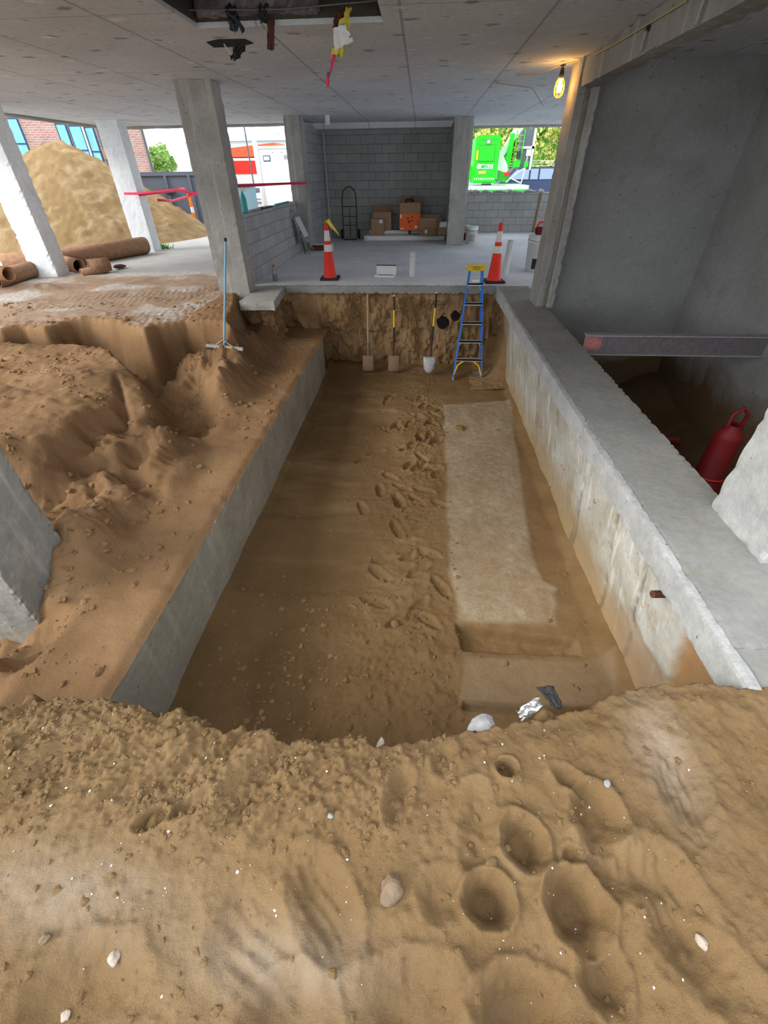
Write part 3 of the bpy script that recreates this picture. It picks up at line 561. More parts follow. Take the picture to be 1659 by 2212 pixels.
# --- pit floor
pad = P2([(955, 872), (1103, 862), (1128, 1000), (1146, 1130), (1152, 1185), (1178, 1250), (1207, 1268), (1207, 1352), (985, 1345), (972, 1250), (962, 1060)], -1.4)
pad2 = P2([(1000, 1410), (1258, 1420), (1330, 1400), (1345, 1530), (985, 1530)], -1.4)
trench = P2([(985, 1346), (1245, 1382), (1253, 1412), (1000, 1402)], -1.4)
slot = P2([(1000, 1512), (1290, 1528), (1300, 1545), (1000, 1530)], -1.4)
def pit_floor(X, Y):
    sp = poly_sdf(X, Y, pad) + .035 * fbm(X, Y, .22, 4, 201, .6); sp2 = poly_sdf(X, Y, pad2); st = poly_sdf(X, Y, trench) + .012 * fbm(X, Y, .08, 3, 203); ss = poly_sdf(X, Y, slot)
    r = sstep(.05, -.25, X) * 0 + np.exp(-((X - .10 - .08 * np.sin(Y * 1.3)) / .42) ** 2)       # churned strip with boot marks
    near = sstep(3.2, 1.4, Y) * sstep(.55, .2, X) * sstep(-1.3, -.9, X)
    Z = -1.415 + .022 * fbm(X, Y, .8, 4, 205) + .004 * fbm(X, Y, .09, 3, 206)
    flat = sstep(-.02, .06, sp) + sstep(0, .05, sp2)
    ru = np.clip(r + near * .8, 0, 1) * (1 - np.clip(flat, 0, 1))
    Z = Z + ru * (.016 * fbm(X, Y, .16, 4, 207, .6) + .014 * np.abs(fbm(X * .7, Y * 1.6, .17, 3, 208)) + clods(X, Y, .055, .4, 210) * .42 + clods(X + 2, Y, .03, .5, 214) * .45)
    Z = Z + near * (clods(X + 9, Y, .05, .6, 218) * .35 + .02)
    # boot marks
    rng = np.random.RandomState(4)
    for i in range(60):
        bx = .08 + rng.randn() * .32; by = 2.3 + rng.rand() * 4.8; a = rng.rand() * 6.3
        u = (X - bx) * math.cos(a) + (Y - by) * math.sin(a); v = -(X - bx) * math.sin(a) + (Y - by) * math.cos(a)
        rr = np.sqrt((u / .145) ** 2 + (v / .055) ** 2) * (1 + .15 * fbm(X, Y, .08, 2, i)); Z = Z + (-.028 * (1 - sstep(.75, 1.05, rr)) + .011 * np.exp(-((rr - 1.2) / .15) ** 2)) * (1 - np.clip(flat, 0, 1))
    Z = Z + flat * (.010 + .005 * clods(X, Y, .07, .2, 222) * 8)
    Z = Z - .11 * sstep(-.015, .03, st) + sstep(-.015, .03, st) * .02 * fbm(X, Y, .1, 3, 224) - .10 * sstep(-.01, .02, ss)
    # shallow shovel steps on the left half
    Z = Z + .010 * np.tanh(6 * fbm(X * .25, Y, .35, 3, 226)) * sstep(0, -.4, X)
    Z = Z + .11 * sstep(1.52, 1.74, X + .03 * fbm(X, Y, .3, 3, 228)) + .06 * sstep(8.1, 8.5, Y) + .05 * sstep(-1.62, -1.71, X) + .35 * sstep(1.15, .75, Y)
    Z = Z + .55 * sstep(8.15, 8.5, Y + .08 * fbm(X, Y, .2, 3, 229)) * sstep(1.1, 1.45, X)
    K = np.clip(flat, 0, 1) * (.62 + .35 * fbm(X * 2, Y, .4, 4, 230)) * sstep(-.1, .06, sp + .0) * .95 + .25 * sstep(0, .05, sp2)
    dark_tone = sstep(.0, -.9, X) * .42 + .40 * near + .25 * sstep(6.8, 7.8, Y) * (1 - K); dark_tone = np.clip(dark_tone * (1 + .8 * fbm(X * .6, Y, .8, 4, 232)), 0, .7)  # tone gets darker to the left and towards both ends
    return Z, np.clip(K, 0, .85), dark_tone * (1 - np.clip(flat, 0, 1))
pf = grid_obj('floor_pit', -1.72, 1.76, 0.62, 8.62, .0155, pit_floor, M['sand_pit']); struct(pf)
struct(MB().box((-12, 9.12, -2.3), (9, 17.5, -.14)).build('ground_under_slab', M['sand_wall']))
struct(MB().box((1.77, 1.2, -2.3), (1.9, 8.7, -.155)).build('ground_under_strip', M['sand_wall']))
struct(MB().box((-9.4, -1.4, -2.3), (-1.75, 8.6, -1.35)).build('ground_deep_left', M['sand_wall']))
struct(MB().box((-2.6, -1.4, -2.3), (4.1, .45, -.35)).build('ground_deep_near', M['sand_wall']))
struct(MB().box((-10, -1.4, -2.5), (9, 17.5, -2.3)).build('ground_bottom', M['sand_wall']))
# --- cut faces of earth at the far end
def ribbon(name, path, z0, z1, step, mat, disp):
    pts = [Vector((a, b, 0)) for a, b in path]; s = [0]
    for i in range(len(pts) - 1): s.append(s[-1] + (pts[i + 1] - pts[i]).length)
    n = int(s[-1] / step); S = np.linspace(0, s[-1], n); xs = np.interp(S, s, [p.x for p in pts]); ys = np.interp(S, s, [p.y for p in pts])
    nxs = np.gradient(ys); nys = -np.gradient(xs); L = np.hypot(nxs, nys); nxs /= L; nys /= L
    m = int((z1 - z0) / step); zz = np.linspace(z0, z1, m); SS, ZZ = np.meshgrid(S, zz); XX, _ = np.meshgrid(xs, zz); YY, _ = np.meshgrid(ys, zz); NX, _ = np.meshgrid(nxs, zz); NY, _ = np.meshgrid(nys, zz)
    D, W = disp(SS, ZZ, XX); P = np.stack([XX + NX * D, YY + NY * D, ZZ], -1); return surf(name, P, np.zeros_like(D), W, mat)
holes = [(py(957, 703, 8.5), .105), (py(985, 687, 8.5), .085)]
def cut(S, Z, X):
    D = .085 * fbm(S, Z * .6, .36, 4, 301, .5) + .13 * np.abs(fbm(S * 1.3, Z * .7 + .25 * S, .26, 4, 302, .55)) + .012 * fbm(S, Z, .08, 3, 303) + .006 * fbm(S, Z, .03, 2, 305)
    q = fbm(S + .3 * Z, Z * .8, .38, 3, 310, .5) * 6; fq = np.floor(q); D = D + .035 * (fq + sstep(.55, .8, q - fq)) - .0
    D = D + .16 * (-(Z + .1) / 1.4) ** 2 + clods(S, Z, .12, .3, 304) * .25
    for (c, r) in holes:
        d = np.hypot(X - c[0], Z - c[2]) + .02 * fbm(S, Z, .08, 2, 306); D = D - .35 * sstep(r * 1.05, r * .72, d)
    D = D * sstep(.02, -.12, Z + .10) 
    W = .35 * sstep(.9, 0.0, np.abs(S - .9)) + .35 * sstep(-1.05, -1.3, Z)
    return D, np.clip(W, 0, .6)
struct(ribbon('wall_pit_end', [(-3.0, 8.5), (-2.92, 7.60), (-2.40, 7.60), (-2.44, 7.75), (-2.50, 8.62), (-2.38, 8.72), (1.95, 8.72)], -1.55, -.09, .016, M['sand_wall'], cut))
for (c, r) in holes:
    tag(MB().tube([(c[0], 8.62, c[2]), (c[0], 9.1, c[2])], r * .95, 18, caps=True).build('pipe_mouth', M['dark']), 'dark open pipe mouth in the earth face, ' + ('the lower left one' if r > .1 else 'the upper right one next to the ladder'), 'pipe')
# bulge of sand beside the ladder at the far right corner
def corner(X, Y):
    Z = -1.40 + .95 * np.exp(-(((X - 1.72) / .30) ** 2 + ((Y - 8.62) / .55) ** 2)) + .03 * fbm(X, Y, .15, 4, 320) + clods(X, Y, .07, .4, 322) * .3
    return Z, np.zeros_like(Z), np.zeros_like(Z)
struct(grid_obj('ground_corner', 1.0, 1.75, 7.4, 8.7, .016, corner, M['sand_wall']))

# ================================================================== loose clods and chips (too many to count)
_ico = bmesh.new(); bmesh.ops.create_icosphere(_ico, subdivisions=2, radius=1.0)
IV = np.array([v.co[:] for v in _ico.verts]); IF = np.array([[v.index for v in f.verts] for f in _ico.faces]); _ico.free()
def scatter(name, pts, sizes, mat, label, cat, flat=.7, seed=1):
    rng = np.random.RandomState(seed); n = len(pts); V = np.zeros((n, len(IV), 3))
    for i in range(n):
        s = np.array([1, .65 + .5 * rng.rand(), flat * (.6 + .5 * rng.rand())]) * sizes[i]; a = rng.rand() * 6.28
        ph = rng.rand(3) * 6; bump = 1 + .22 * np.sin(IV @ np.array([2.3, 3.1, 1.7]) + ph[0]) + .16 * np.sin(IV @ np.array([-4.1, 2.2, 3.7]) + ph[1])
        q = IV * bump[:, None] * s; q = np.stack([q[:, 0] * math.cos(a) - q[:, 1] * math.sin(a), q[:, 0] * math.sin(a) + q[:, 1] * math.cos(a), q[:, 2]], -1); V[i] = q + pts[i]
    Fs = (IF[None] + (np.arange(n) * len(IV))[:, None, None]).reshape(-1, 3); me = bpy.data.meshes.new(name)
    me.vertices.add(n * len(IV)); me.vertices.foreach_set('co', V.astype(np.float32).ravel()); me.loops.add(Fs.size); me.loops.foreach_set('vertex_index', Fs.ravel().astype(np.int32))
    me.polygons.add(len(Fs)); me.polygons.foreach_set('loop_start', np.arange(0, Fs.size, 3, dtype=np.int32)); me.polygons.foreach_set('use_smooth', np.zeros(len(Fs), bool)); me.update(calc_edges=True)
    me.materials.append(mat); o = bpy.data.objects.new(name, me); C.collection.objects.link(o); return tag(o, label, cat, kind='stuff')
rng = np.random.RandomState(3)
def on_surface(fn, n, xr, yr, acc):
    xs = xr[0] + rng.rand(n) * (xr[1] - xr[0]); ys = yr[0] + rng.rand(n) * (yr[1] - yr[0]); k = rng.rand(n) < acc(xs, ys); xs, ys = xs[k], ys[k]
    z = fn(xs[None], ys[None])[0][0]; return np.stack([xs, ys, z], -1)
p = on_surface(near_bank, 9000, (-1.9, 1.6), (-.1, 1.0), lambda x, y: np.clip(sstep(.35, -.2, x) * sstep(.25, .5, y) * .75 * (fbm(x, y, .2, 3, 9) > -.15) + .07, 0, 1)); p = p[p[:, 2] > -.15]
scatter('sand_clods', p, .003 + .011 * rng.rand(len(p)) ** 2.2, M['sand_near'], 'crumbled tan sand clods strewn over the bank in the foreground', 'sand clods')
p = on_surface(near_bank, 420, (-1.5, 1.3), (-.02, .8), lambda x, y: .25 + .75 * (fbm(x, y, .3, 3, 19) > .05)); p = p[p[:, 2] > -.12]
scatter('shell_chips', p + [0, 0, .001], .0012 + .0038 * rng.rand(len(p)) ** 4, M['chip'], 'tiny white shell and stone chips glinting on the foreground sand', 'chips', .4)
p = on_surface(pit_floor, 5200, (-1.6, 1.55), (1.1, 8.2), lambda x, y: np.clip(np.exp(-((x - .05) / .45) ** 2) * .7 + sstep(3.2, 1.6, y) * sstep(.6, .2, x) * .8 + .05 - .9 * (x > .5) * (x < 1.25) * (y > 2.4) * .75, 0, 1))
scatter('sand_clods', p, .006 + .018 * rng.rand(len(p)) ** 3, M['sand_pit'], 'damp brown sand clods on the floor of the pit', 'sand clods')
p = on_surface(left_ground, 5200, (-7.5, -1.8), (1.2, 7.4), lambda x, y: .15 + .85 * (fbm(x, y, .6, 3, 29) > .12)); p = p[p[:, 2] > -1.2]
scatter('sand_clods', p, .008 + .032 * rng.rand(len(p)) ** 3.5, M['sand_left'], 'sand clods lying on the dug banks left of the pit', 'sand clods')
def stone(xp, yp, r, mat, label, fn=near_bank, z=0.0, flat=.75, seed=0, name='stone'):
    x, y, _ = pz(xp, yp, z); zz = float(fn(np.array([[x]]), np.array([[y]]))[0][0, 0]); bm = bmesh.new(); bmesh.ops.create_icosphere(bm, subdivisions=3, radius=r)
    for v in bm.verts:
        q = v.co / r; d = 1 + .35 * mnoise.noise(q * 1.1 + Vector((seed * 3.1, seed, 0))) + .08 * mnoise.noise(q * 5 + Vector((seed, 0, 0))); v.co = Vector((q.x, q.y * .8, q.z * flat)) * d * r
    me = bpy.data.meshes.new(name); bm.to_mesh(me); bm.free(); me.materials.append(mat); o = bpy.data.objects.new(name, me); C.collection.objects.link(o); o.location = (x, y, zz + r * flat * .45); o.rotation_euler = (0, 0, seed); return tag(o, label, 'stone')
stone(845, 1925, .038, M['rock'], 'largest angular tan rock in the middle of the foreground sand', seed=1)
stone(1527, 2032, .017, M['rock_white'], 'small white pebble at the lower right of the foreground sand', seed=2)
stone(715, 1768, .011, M['rock_grey'], 'round grey pebble with a dark speckle on the middle of the sand', seed=3)
stone(1310, 1695, .013, M['rock_grey'], 'bluish flat stone half buried beside the scrape marks', seed=4, flat=.3)
stone(240, 2065, .018, M['rock_white'], 'pale pinkish stone at the lower left of the foreground', seed=5)
stone(125, 2192, .013, M['rock_white'], 'pale stone nearest the bottom left corner', seed=6, flat=.4)
stone(97, 2028, .014, M['rock'], 'small tan stone among the white chips at the left', seed=7)
stone(330, 1765, .040, M['sand_near'], 'overhanging lump of caked sand on the left of the foreground bank', seed=8, flat=.6)
stone(370, 1590, .030, M['sand_near'], 'caked sand lump just below the left rim of the bank', seed=9, flat=.6)
stone(1060, 1868, .018, M['sand_near'], 'flat broken sand crust beside the boot holes', seed=10, flat=.4)
stone(853, 1345, .045, M['sand_pit'], 'rounded stone on the rough middle of the pit floor', fn=pit_floor, z=-1.4, seed=11)
stone(993, 925, .075, M['sand_pit'], 'dark clod lying on the far end of the pale concrete strip', fn=pit_floor, z=-1.4, seed=12, flat=.5)
# stones and trash at the rim of the pit
def rimstone(x, y, z, r, s, mat, label, seed):
    o = stone(800, 1700, r, mat, label, seed=seed); P = pz(x, y, z); o.location = P; o.scale = s; return o
rimstone(1042, 1568, -.07, .055, (1.0, .8, .8), M['rock_grey'], 'smooth pale boulder sticking out of the near rim of the pit', 13)
rimstone(820, 1622, -.03, .03, (1.6, .6, .4), M['rock_white'], 'white rock slab peeking out of the middle of the near rim', 14)
def sheet(name, pts, mat, label, cat, seed=0, amp=.012, th=.002, nseg=14):
    """crumpled sheet from a 4 corner patch"""
    A, B, D, E_ = [Vector(p) for p in pts]; v = []; f = []
    for j in range(nseg + 1):
        for i in range(nseg + 1):
            u, w = i / nseg, j / nseg; p = (A * (1 - u) + B * u) * (1 - w) + (E_ * (1 - u) + D * u) * w
            p = p + Vector((mnoise.noise(Vector((u * 4, w * 4, seed))), mnoise.noise(Vector((u * 4, w * 4, seed + 9))), mnoise.noise(Vector((u * 5, w * 5, seed + 20))) * 1.4)) * amp; v.append(tuple(p))
    for j in range(nseg):
        for i in range(nseg): a = j * (nseg + 1) + i; f.append((a, a + 1, a + nseg + 2, a + nseg + 1))
    o = MB().add(v, f, True).build(name, mat, fix=False); md = o.modifiers.new('t', 'SOLIDIFY'); md.thickness = th
    return tag(o, label, cat) if label else o
sheet('plastic_bag', [pz(1112, 1535, -.03), pz(1165, 1505, .0), pz(1170, 1528, -.05), pz(1130, 1560, -.07)], M['foil'], 'crumpled silver-white plastic bag at the near rim of the pit', 'plastic bag', 3, .014)
sheet('plastic_sheet', [pz(1158, 1484, -.02), pz(1196, 1482, -.02), pz(1218, 1530, -.05), pz(1196, 1530, -.05)], M['black'], 'dark grey torn plastic sheet curling up from the near rim', 'plastic sheet', 5, .008)
rimstone(1165, 1545, -.10, .06, (1.1, .8, .9), M['sand_near'], 'brown caked lump of earth under the silver bag', 15)

# ================================================================== LADDER, SHOVELS, SQUEEGEE
def ladder():
    t = thing('step_ladder', 'blue fibreglass step ladder with a yellow top leaning on the far wall of the pit', 'ladder', (0.97, 7.87, -1.405))
    H = 1.74; ly = 0.62                                   # leans back
    def P(x, s, d=0.0):                                   # s 0..1 along the rail, d depth behind
        return Vector((x, ly * s + d, H * s))
    def wx(s): return .262 - .148 * s
    skew = .02
    for sg in (-1, 1):
        mb = MB(); a = P(sg * wx(0), 0); b = P(sg * wx(1) + skew, .985)
        d = Vector((.0, .0, 0))
        w = .011; dp = .034
        v = []
        for q in (a, b): v += [tuple(q + Vector((sx * w, sy * dp, 0))) for sx, sy in ((-1, -1), (1, -1), (1, 1), (-1, 1))]
        mb.add(v, [(0, 3, 2, 1), (4, 5, 6, 7), (0, 1, 5, 4), (1, 2, 6, 5), (2, 3, 7, 6), (3, 0, 4, 7)]); mb.build('front_rail', M['blue'], t)
        mb = MB(); a = P(sg * (wx(0) - .03), .02, .13); b = P(sg * (wx(1) - .02) + skew, .97, .05); v = []
        for q in (a, b): v += [tuple(q + Vector((sx * .009, sy * .02, 0))) for sx, sy in ((-1, -1), (1, -1), (1, 1), (-1, 1))]
        mb.add(v, [(0, 3, 2, 1), (4, 5, 6, 7), (0, 1, 5, 4), (1, 2, 6, 5), (2, 3, 7, 6), (3, 0, 4, 7)]); mb.build('rear_rail', M['blue'], t)
        # rubber foot and yellow knee brace
        f = P(sg * wx(0), 0); MB().box((f.x - .018, f.y - .04, -.012), (f.x + .018, f.y + .04, .03)).build('foot', M['grey'], t)
        k0 = P(sg * (wx(0) - .012), .045, -.02); k1 = P(sg * .085, .175, -.02); km = P(sg * .19, .135, -.02)
        MB().tube([k0, km, k1], .016, 6).build('knee_brace', M['yellow'], t)
    for i in range(5):
        s = (.19 + i * .168); c = P(skew * s, s); w = wx(s) - .008
        MB().box((c.x - w, c.y - .05, c.z - .012), (c.x + w, c.y + .04, c.z + .012)).box((c.x - w, c.y - .05, c.z - .028), (c.x + w, c.y - .046, c.z + .012)).build('step', M['alu'], t)
        if i in (1, 4):
            for sg in (-1, 1): MB().tube([P(sg * (w + .0), s - .055, -.02), P(sg * (w - .05), s, -.02)], .006, 6).build('step_brace', M['alu'], t)
        if i == 4: MB().box((c.x - .06, c.y - .052, c.z + .035), (c.x + .06, c.y - .048, c.z + .068)).build('warning_sticker', M['paper'], t)
        if i > 0: q = P(0, s - .02, .10); MB().tube([q - Vector((w - .03, 0, 0)), q + Vector((w - .03, 0, 0))], .009, 8).build('rear_bar', M['alu'], t)
    c = P(skew, 1.0)
    cap = MB().box((c.x - .155, c.y - .07, c.z - .05), (c.x + .155, c.y + .10, c.z + .03)).build('top_cap', M['yellow'], t, bevel=.006)
    ov = []
    for k in range(32):
        a = 2 * math.pi * k / 32; ov.append((c.x + .065 * math.cos(a), c.y - .072, c.z - .010 + .020 * math.sin(a)))
    e = MB().tube(ov + [ov[0]], .0032, 6, caps=False).box((c.x - .045, c.y - .074, c.z - .013), (c.x + .045, c.y - .071, c.z - .008)).box((c.x - .12, c.y - .073, c.z + .016), (c.x + .12, c.y - .0705, c.z + .019)).build('oval_emblem', M['black'], cap)
ladder()
def shovel(foot, top, label, kind):
    t = thing('shovel', label, 'shovel', foot); f = Vector((0, 0, 0)); tp = Vector(top) - Vector(foot); d = tp.normalized(); L = tp.length
    if kind == 'wood':
        MB().tube([d * .22, tp], .016, 10).build('handle', M['wood'], t)
    else:
        MB().tube([d * .50, d * (L * .60)], .017, 10).build('handle', M['black'], t)
        MB().tube([d * (L * .60), d * (L * .82)], .0165, 10).build('handle_sleeve', M['yellow'], t)
        MB().tube([d * (L * .82), tp], .018, 10).build('grip', M['black'], t)
        MB().tube([tp - d * .012, tp + d * .006], .0185, 10).build('end_cap', M['alu'], t)
    MB().tube([d * .16, d * .30, d * .52], [.02, .021, .019], 10).build('socket', M['rust_dark'] if kind != 'wood' else M['steel'], t)
    n = 12; v = []; fc = []; sq = (kind != 'spade')
    for j in range(n + 1):
        s = j / n
        for i in range(n + 1):
            u = i / n * 2 - 1; w = (.115 if not sq else .105)
            if sq: ww = w; low = 0.0
            else: ww = w * (.9 + .1 * s); low = -.075 * (1 - u * u) * (1 - s)
            z = (.02 if sq else .10) + low + (.27 if sq else .20) * s; y = -.03 + .02 * u * u - .02 * math.sin(s * 3) ; v.append((u * ww, y + z * d.y / max(d.z, .1), z))
    for j in range(n):
        for i in range(n): a = j * (n + 1) + i; fc.append((a, a + 1, a + n + 2, a + n + 1))
    bl = MB().add(v, fc, True).build('blade', {'wood': M['rust_dirt'], 'square': M['rust_dirt'], 'spade': M['steel_pale']}[kind], t, fix=False); md = bl.modifiers.new('t', 'SOLIDIFY'); md.thickness = .003
M['rust_dirt'] = plain('dirt_caked_blade', (0.24, 0.16, 0.10), 0.85, var=.15)
M['steel_pale'] = plain('scratched_steel_blade', (0.40, 0.42, 0.44), 0.5, 0.3, var=.25)
shovel((-.90, 8.10, -1.38), (-.905, 8.48, -.10), 'shovel with a worn wooden shaft, leftmost of the three against the earth wall', 'wood')
shovel((-.41, 8.10, -1.38), (-.425, 8.48, -.12), 'square shovel with black and yellow shaft between the other two shovels', 'square')
shovel((.26, 8.02, -1.38), (.335, 8.48, -.07), 'round point shovel with yellow sleeve leaning beside the ladder', 'spade')
# squeegee
SQ = pz(485, 750, -.27)
t = thing('squeegee', 'blue handled metal floor squeegee standing against the large column', 'squeegee', SQ)
tp = Vector(py(487, 514, SQ[1] + .32)) - Vector(SQ)
MB().tube([(0, 0, .02), tp * .55, tp * .98], .014, 10).build('handle', M['blue_grey'] if 'blue_grey' in M else plain('blue_painted_tube', (.16, .34, .50), .4), t)
MB().tube([tp * .97, tp], .018, 10).build('end_cap', M['black'], t)
MB().box((-.30, -.012, -.02), (.30, .012, .02), Matrix.Rotation(math.radians(-14), 3, 'Z')).build('squeegee_bar', M['steel_lite'], t)
for sg in (-1, 1): MB().tube([(0, 0, .10), (sg * .15, -sg * .038, .01)], .006, 8).build('brace', M['steel_lite'], t)
MB().box((-.28, -.004, -.055), (.28, .004, -.015), Matrix.Rotation(math.radians(-14), 3, 'Z')).build('rubber_strip', M['black'], t)

# ================================================================== CONES
def cone(loc, label, rz=0.0, s=1.0):
    t = thing('traffic_cone', label, 'traffic cone', loc, rz); H = .92
    def r(z): return .028 + (.125 - .028) * (1 - z / H)
    def seg(z0, z1, nm, m, e=0): MB().lathe((0, 0, 0), [(r(z0) + e, z0), (r(z1) + e, z1)], 28).build(nm, m, t)
    MB().lathe((0, 0, 0), [(.145, .03), (.132, .05), (r(.055), .06), (r(H), H), (r(H) * .6, H + .004), (0, H + .004)], 28).build('body', M['orange'], t)
    seg(.47, .58, 'reflective_band', M['reflect'], .003); seg(.64, .80, 'reflective_band', M['reflect'], .003)
    v = MB(); v.box((-.18, -.18, 0), (.18, .18, .04)); v.build('base', M['black'], t, bevel=.008)
    return t
cone((-1.72, 9.30, 0), 'traffic cone with yellow caution tape tied to its tip on the slab edge', .05)
cone((1.40, 9.05, 0), 'traffic cone without tape right behind the blue step ladder', .1)
def strip(name, pts, w, mat, label=None, cat=None, up=(0, 0, 1), twist=0.0, parent=None, th=.0015):
    P = [Vector(p) for p in pts]; n = len(P); v = []
    for i, p in enumerate(P):
        tg = (P[min(i + 1, n - 1)] - P[max(i - 1, 0)]).normalized(); sd = Vector(up); sd = (sd - tg * sd.dot(tg)).normalized()
        sd = Matrix.Rotation(twist * i, 3, tg) @ sd; ww = w[i] if isinstance(w, list) else w
        v += [tuple(p - sd * ww / 2), tuple(p + sd * ww / 2)]
    f = [(2 * i, 2 * i + 1, 2 * i + 3, 2 * i + 2) for i in range(n - 1)]
    o = MB().add(v, f, True).build(name, mat, parent, fix=False); md = o.modifiers.new('t', 'SOLIDIFY'); md.thickness = th
    if label: tag(o, label, cat)
    return o
strip('caution_tape', [(-1.72, 9.26, .90), (-1.71, 9.24, .96), (-1.66, 9.22, .955), (-1.60, 9.2, .87), (-1.53, 9.2, .80), (-1.47, 9.2, .73)], [.04, .09, .08, .075, .07, .03], M['tapeyellow'], 'torn yellow caution tape hanging from the tip of the left cone', 'tape', (1, .2, .6), .25)
# ================================================================== SMALL THINGS ON THE SLAB
def pvc(loc, top, r, label, name='pvc_pipe', m='pvc'):
    mb = MB(); d = Vector(top) - Vector(loc); q = d.length; mb.lathe(loc, [(r, 0), (r, q), (r * .86, q), (r * .86, q - .15), (0, q - .15)], 20, d); return tag(mb.build(name, M[m]), label, 'pipe')
pvc((-.13, 9.6, 0), (-.13, 9.61, .42), .055, 'short upright plastic pipe in the slab between the two cones')
pvc((1.72, 9.8, 0), (1.75, 9.8, .58), .06, 'taller upright plastic pipe right behind the right cone')
pvc((-2.2, 13.1, CZ), (-2.2, 13.1, CZ - .17), .055, 'white plastic pipe end hanging from the ceiling by the store')
t = thing('parts_tray', 'open white tray with its lid up lying on the slab between the cones', 'tray', (-.66, 9.62, 0), -.1)
MB().box((-.20, -.14, 0), (.20, .12, .006)).box((-.2, -.14, 0), (.2, -.135, .03)).box((-.2, -.14, 0), (-.195, .12, .03)).box((.195, -.14, 0), (.2, .12, .03)).build('tray_base', M['paper'], t)
MB().box((-.14, -.09, .006), (.14, .08, .014)).build('blue_insert', plain('blue_grey_card', (.25, .38, .5), .6), t)
MB().box((-.20, .12, .0), (.20, .128, .17), Matrix.Rotation(-.12, 3, 'X')).build('tray_lid', M['paper'], t)
MB().box((-.20, .10, .165), (.20, .13, .178)).build('lid_edge', M['black'], t)
t = thing('spray_bottle', 'clear bottle of dark liquid with a red cap by the low block wall', 'bottle', (-2.76, 9.12, 0))
MB().lathe((0, 0, 0), [(0, 0), (.045, 0), (.047, .01), (.047, .14), (.03, .20), (.018, .22), (.018, .24)], 18).build('body', plain('clear_plastic', (.55, .6, .62), .15, alpha=.7), t)
MB().lathe((0, 0, 0), [(0, .004), (.041, .004), (.041, .11), (0, .11)], 18).build('liquid', M['liquid'], t)
MB().lathe((0, 0, 0), [(.021, .235), (.022, .27), (0, .272)], 16).build('cap', M['red'], t)
t = thing('spray_bottle', 'teal bottle standing on top of the low block wall behind the column', 'bottle', (-3.2, 9.35, 1.07))
MB().lathe((0, 0, 0), [(0, 0), (.05, 0), (.052, .02), (.052, .2), (.03, .27), (.015, .3), (.015, .33)], 18).build('body', M['teal'], t)
MB().box((-.03, -.015, .32), (.05, .015, .36)).build('spray_head', M['white'], t)
# strips of metal lying on the low wall
for i, (x0, y0, x1, y1, m) in enumerate((((-3.22, 9.6, -3.16, 10.5, 'steel_lite')), (-3.25, 10.2, -3.12, 10.9, 'blackmetal'), (-3.22, 11.4, -3.2, 12.6, 'teal'))):
    tag(MB().box((min(x0, x1), y0, 1.072), (max(x0, x1) if abs(x1 - x0) > .03 else x0 + .03, y1, 1.10)).build('metal_strip', M[m]), ['pale metal strip lying at the near end of the low wall', 'short black angle bar lying across the low wall', 'blue-green strip lying at the far end of the low wall'][i], 'metal strip')
# folded stool leaning on the low wall
t = thing('folded_step_stool', 'folded grey step stool leaning against the low block wall', 'step stool', (-2.78, 12.5, 0))
top = Vector((-.31, -.28, .86)); side = Vector((.03, .40, 0))
for k, s in enumerate((0, 1)):
    a = Vector((.0, .0, 0)) + side * s; b = top + side * s * .8
    MB().tube([a, a * .5 + b * .5, b], .012, 8).build('leg', M['steel_lite'], t)
    a2 = a + Vector((-.14, .07, 0)); b2 = Vector((-.17, -.08, .50)) + side * s * .85
    MB().tube([a2, b2], .011, 8).build('leg', M['blackmetal'], t)
loop = [top, top + Vector((-.015, .02, .04)), top + side * .4 + Vector((-.02, 0, .07)), top + side * .8 + Vector((-.015, -.02, .04)), top + side * .8]
MB().tube(loop, .012, 8).build('hoop', M['steel_lite'], t)
A = Vector((-.10, -.06, .36)); B = Vector((-.25, -.20, .78))
MB().prism([A, A + side * .9, B + side * .85, B], (.02, .0, .01)).build('seat', M['pvc'], t)
A = Vector((-.06, -.03, .24)); B = Vector((-.11, -.06, .34)); MB().prism([A, A + side * .9, B + side * .85, B], (.02, 0, .01)).build('lower_step', M['steel_lite'], t)
t = thing('long_carton', 'flat pale box with a dark end by the foot of the far left column', 'box', (-2.62, 13.15, 0), .1)
MB().box((-.33, -.15, 0), (.33, .15, .16)).build('body', M['pvc'], t, bevel=.004); MB().box((-.32, -.156, .01), (.1, -.15, .14)).build('open_end', M['rust_dark'], t)
# hand truck
t = thing('hand_truck', 'black hand truck with a hoop handle standing by the back block wall', 'hand truck', (-2.13, 15.45, 0))
for sg in (-1, 1): MB().tube([(sg * .21, 0, .05), (sg * .21, .12, 1.0), (sg * .20, .14, 1.05)], .014, 8).build('side_rail', M['blackmetal'], t)
MB().tube([(.20 * math.cos(a), .14 + .03 * math.sin(a), 1.05 + .24 * math.sin(a)) for a in [math.pi * k / 12 for k in range(13)]], .014, 8).build('hoop_handle', M['blackmetal'], t)
MB().tube([(0, 0, .05), (0, .14, .82)], .010, 8).build('centre_bar', M['blackmetal'], t)
for z in (.36, .58, .82): MB().tube([(-.2, .015 + z * .12, z), (.2, .015 + z * .12, z)], .010, 8).build('cross_bar', M['blackmetal'], t)
MB().box((-.2, -.16, .0), (.2, .02, .012)).build('toe_plate', M['blackmetal'], t)
for sg in (-1, 1):
    MB().lathe((sg * .26, .10, .13), [(0, -.03), (.07, -.03), (.125, -.026), (.13, 0), (.125, .026), (.07, .03), (0, .03)], 24, Vector((1, 0, 0))).build('wheel', M['black'], t)
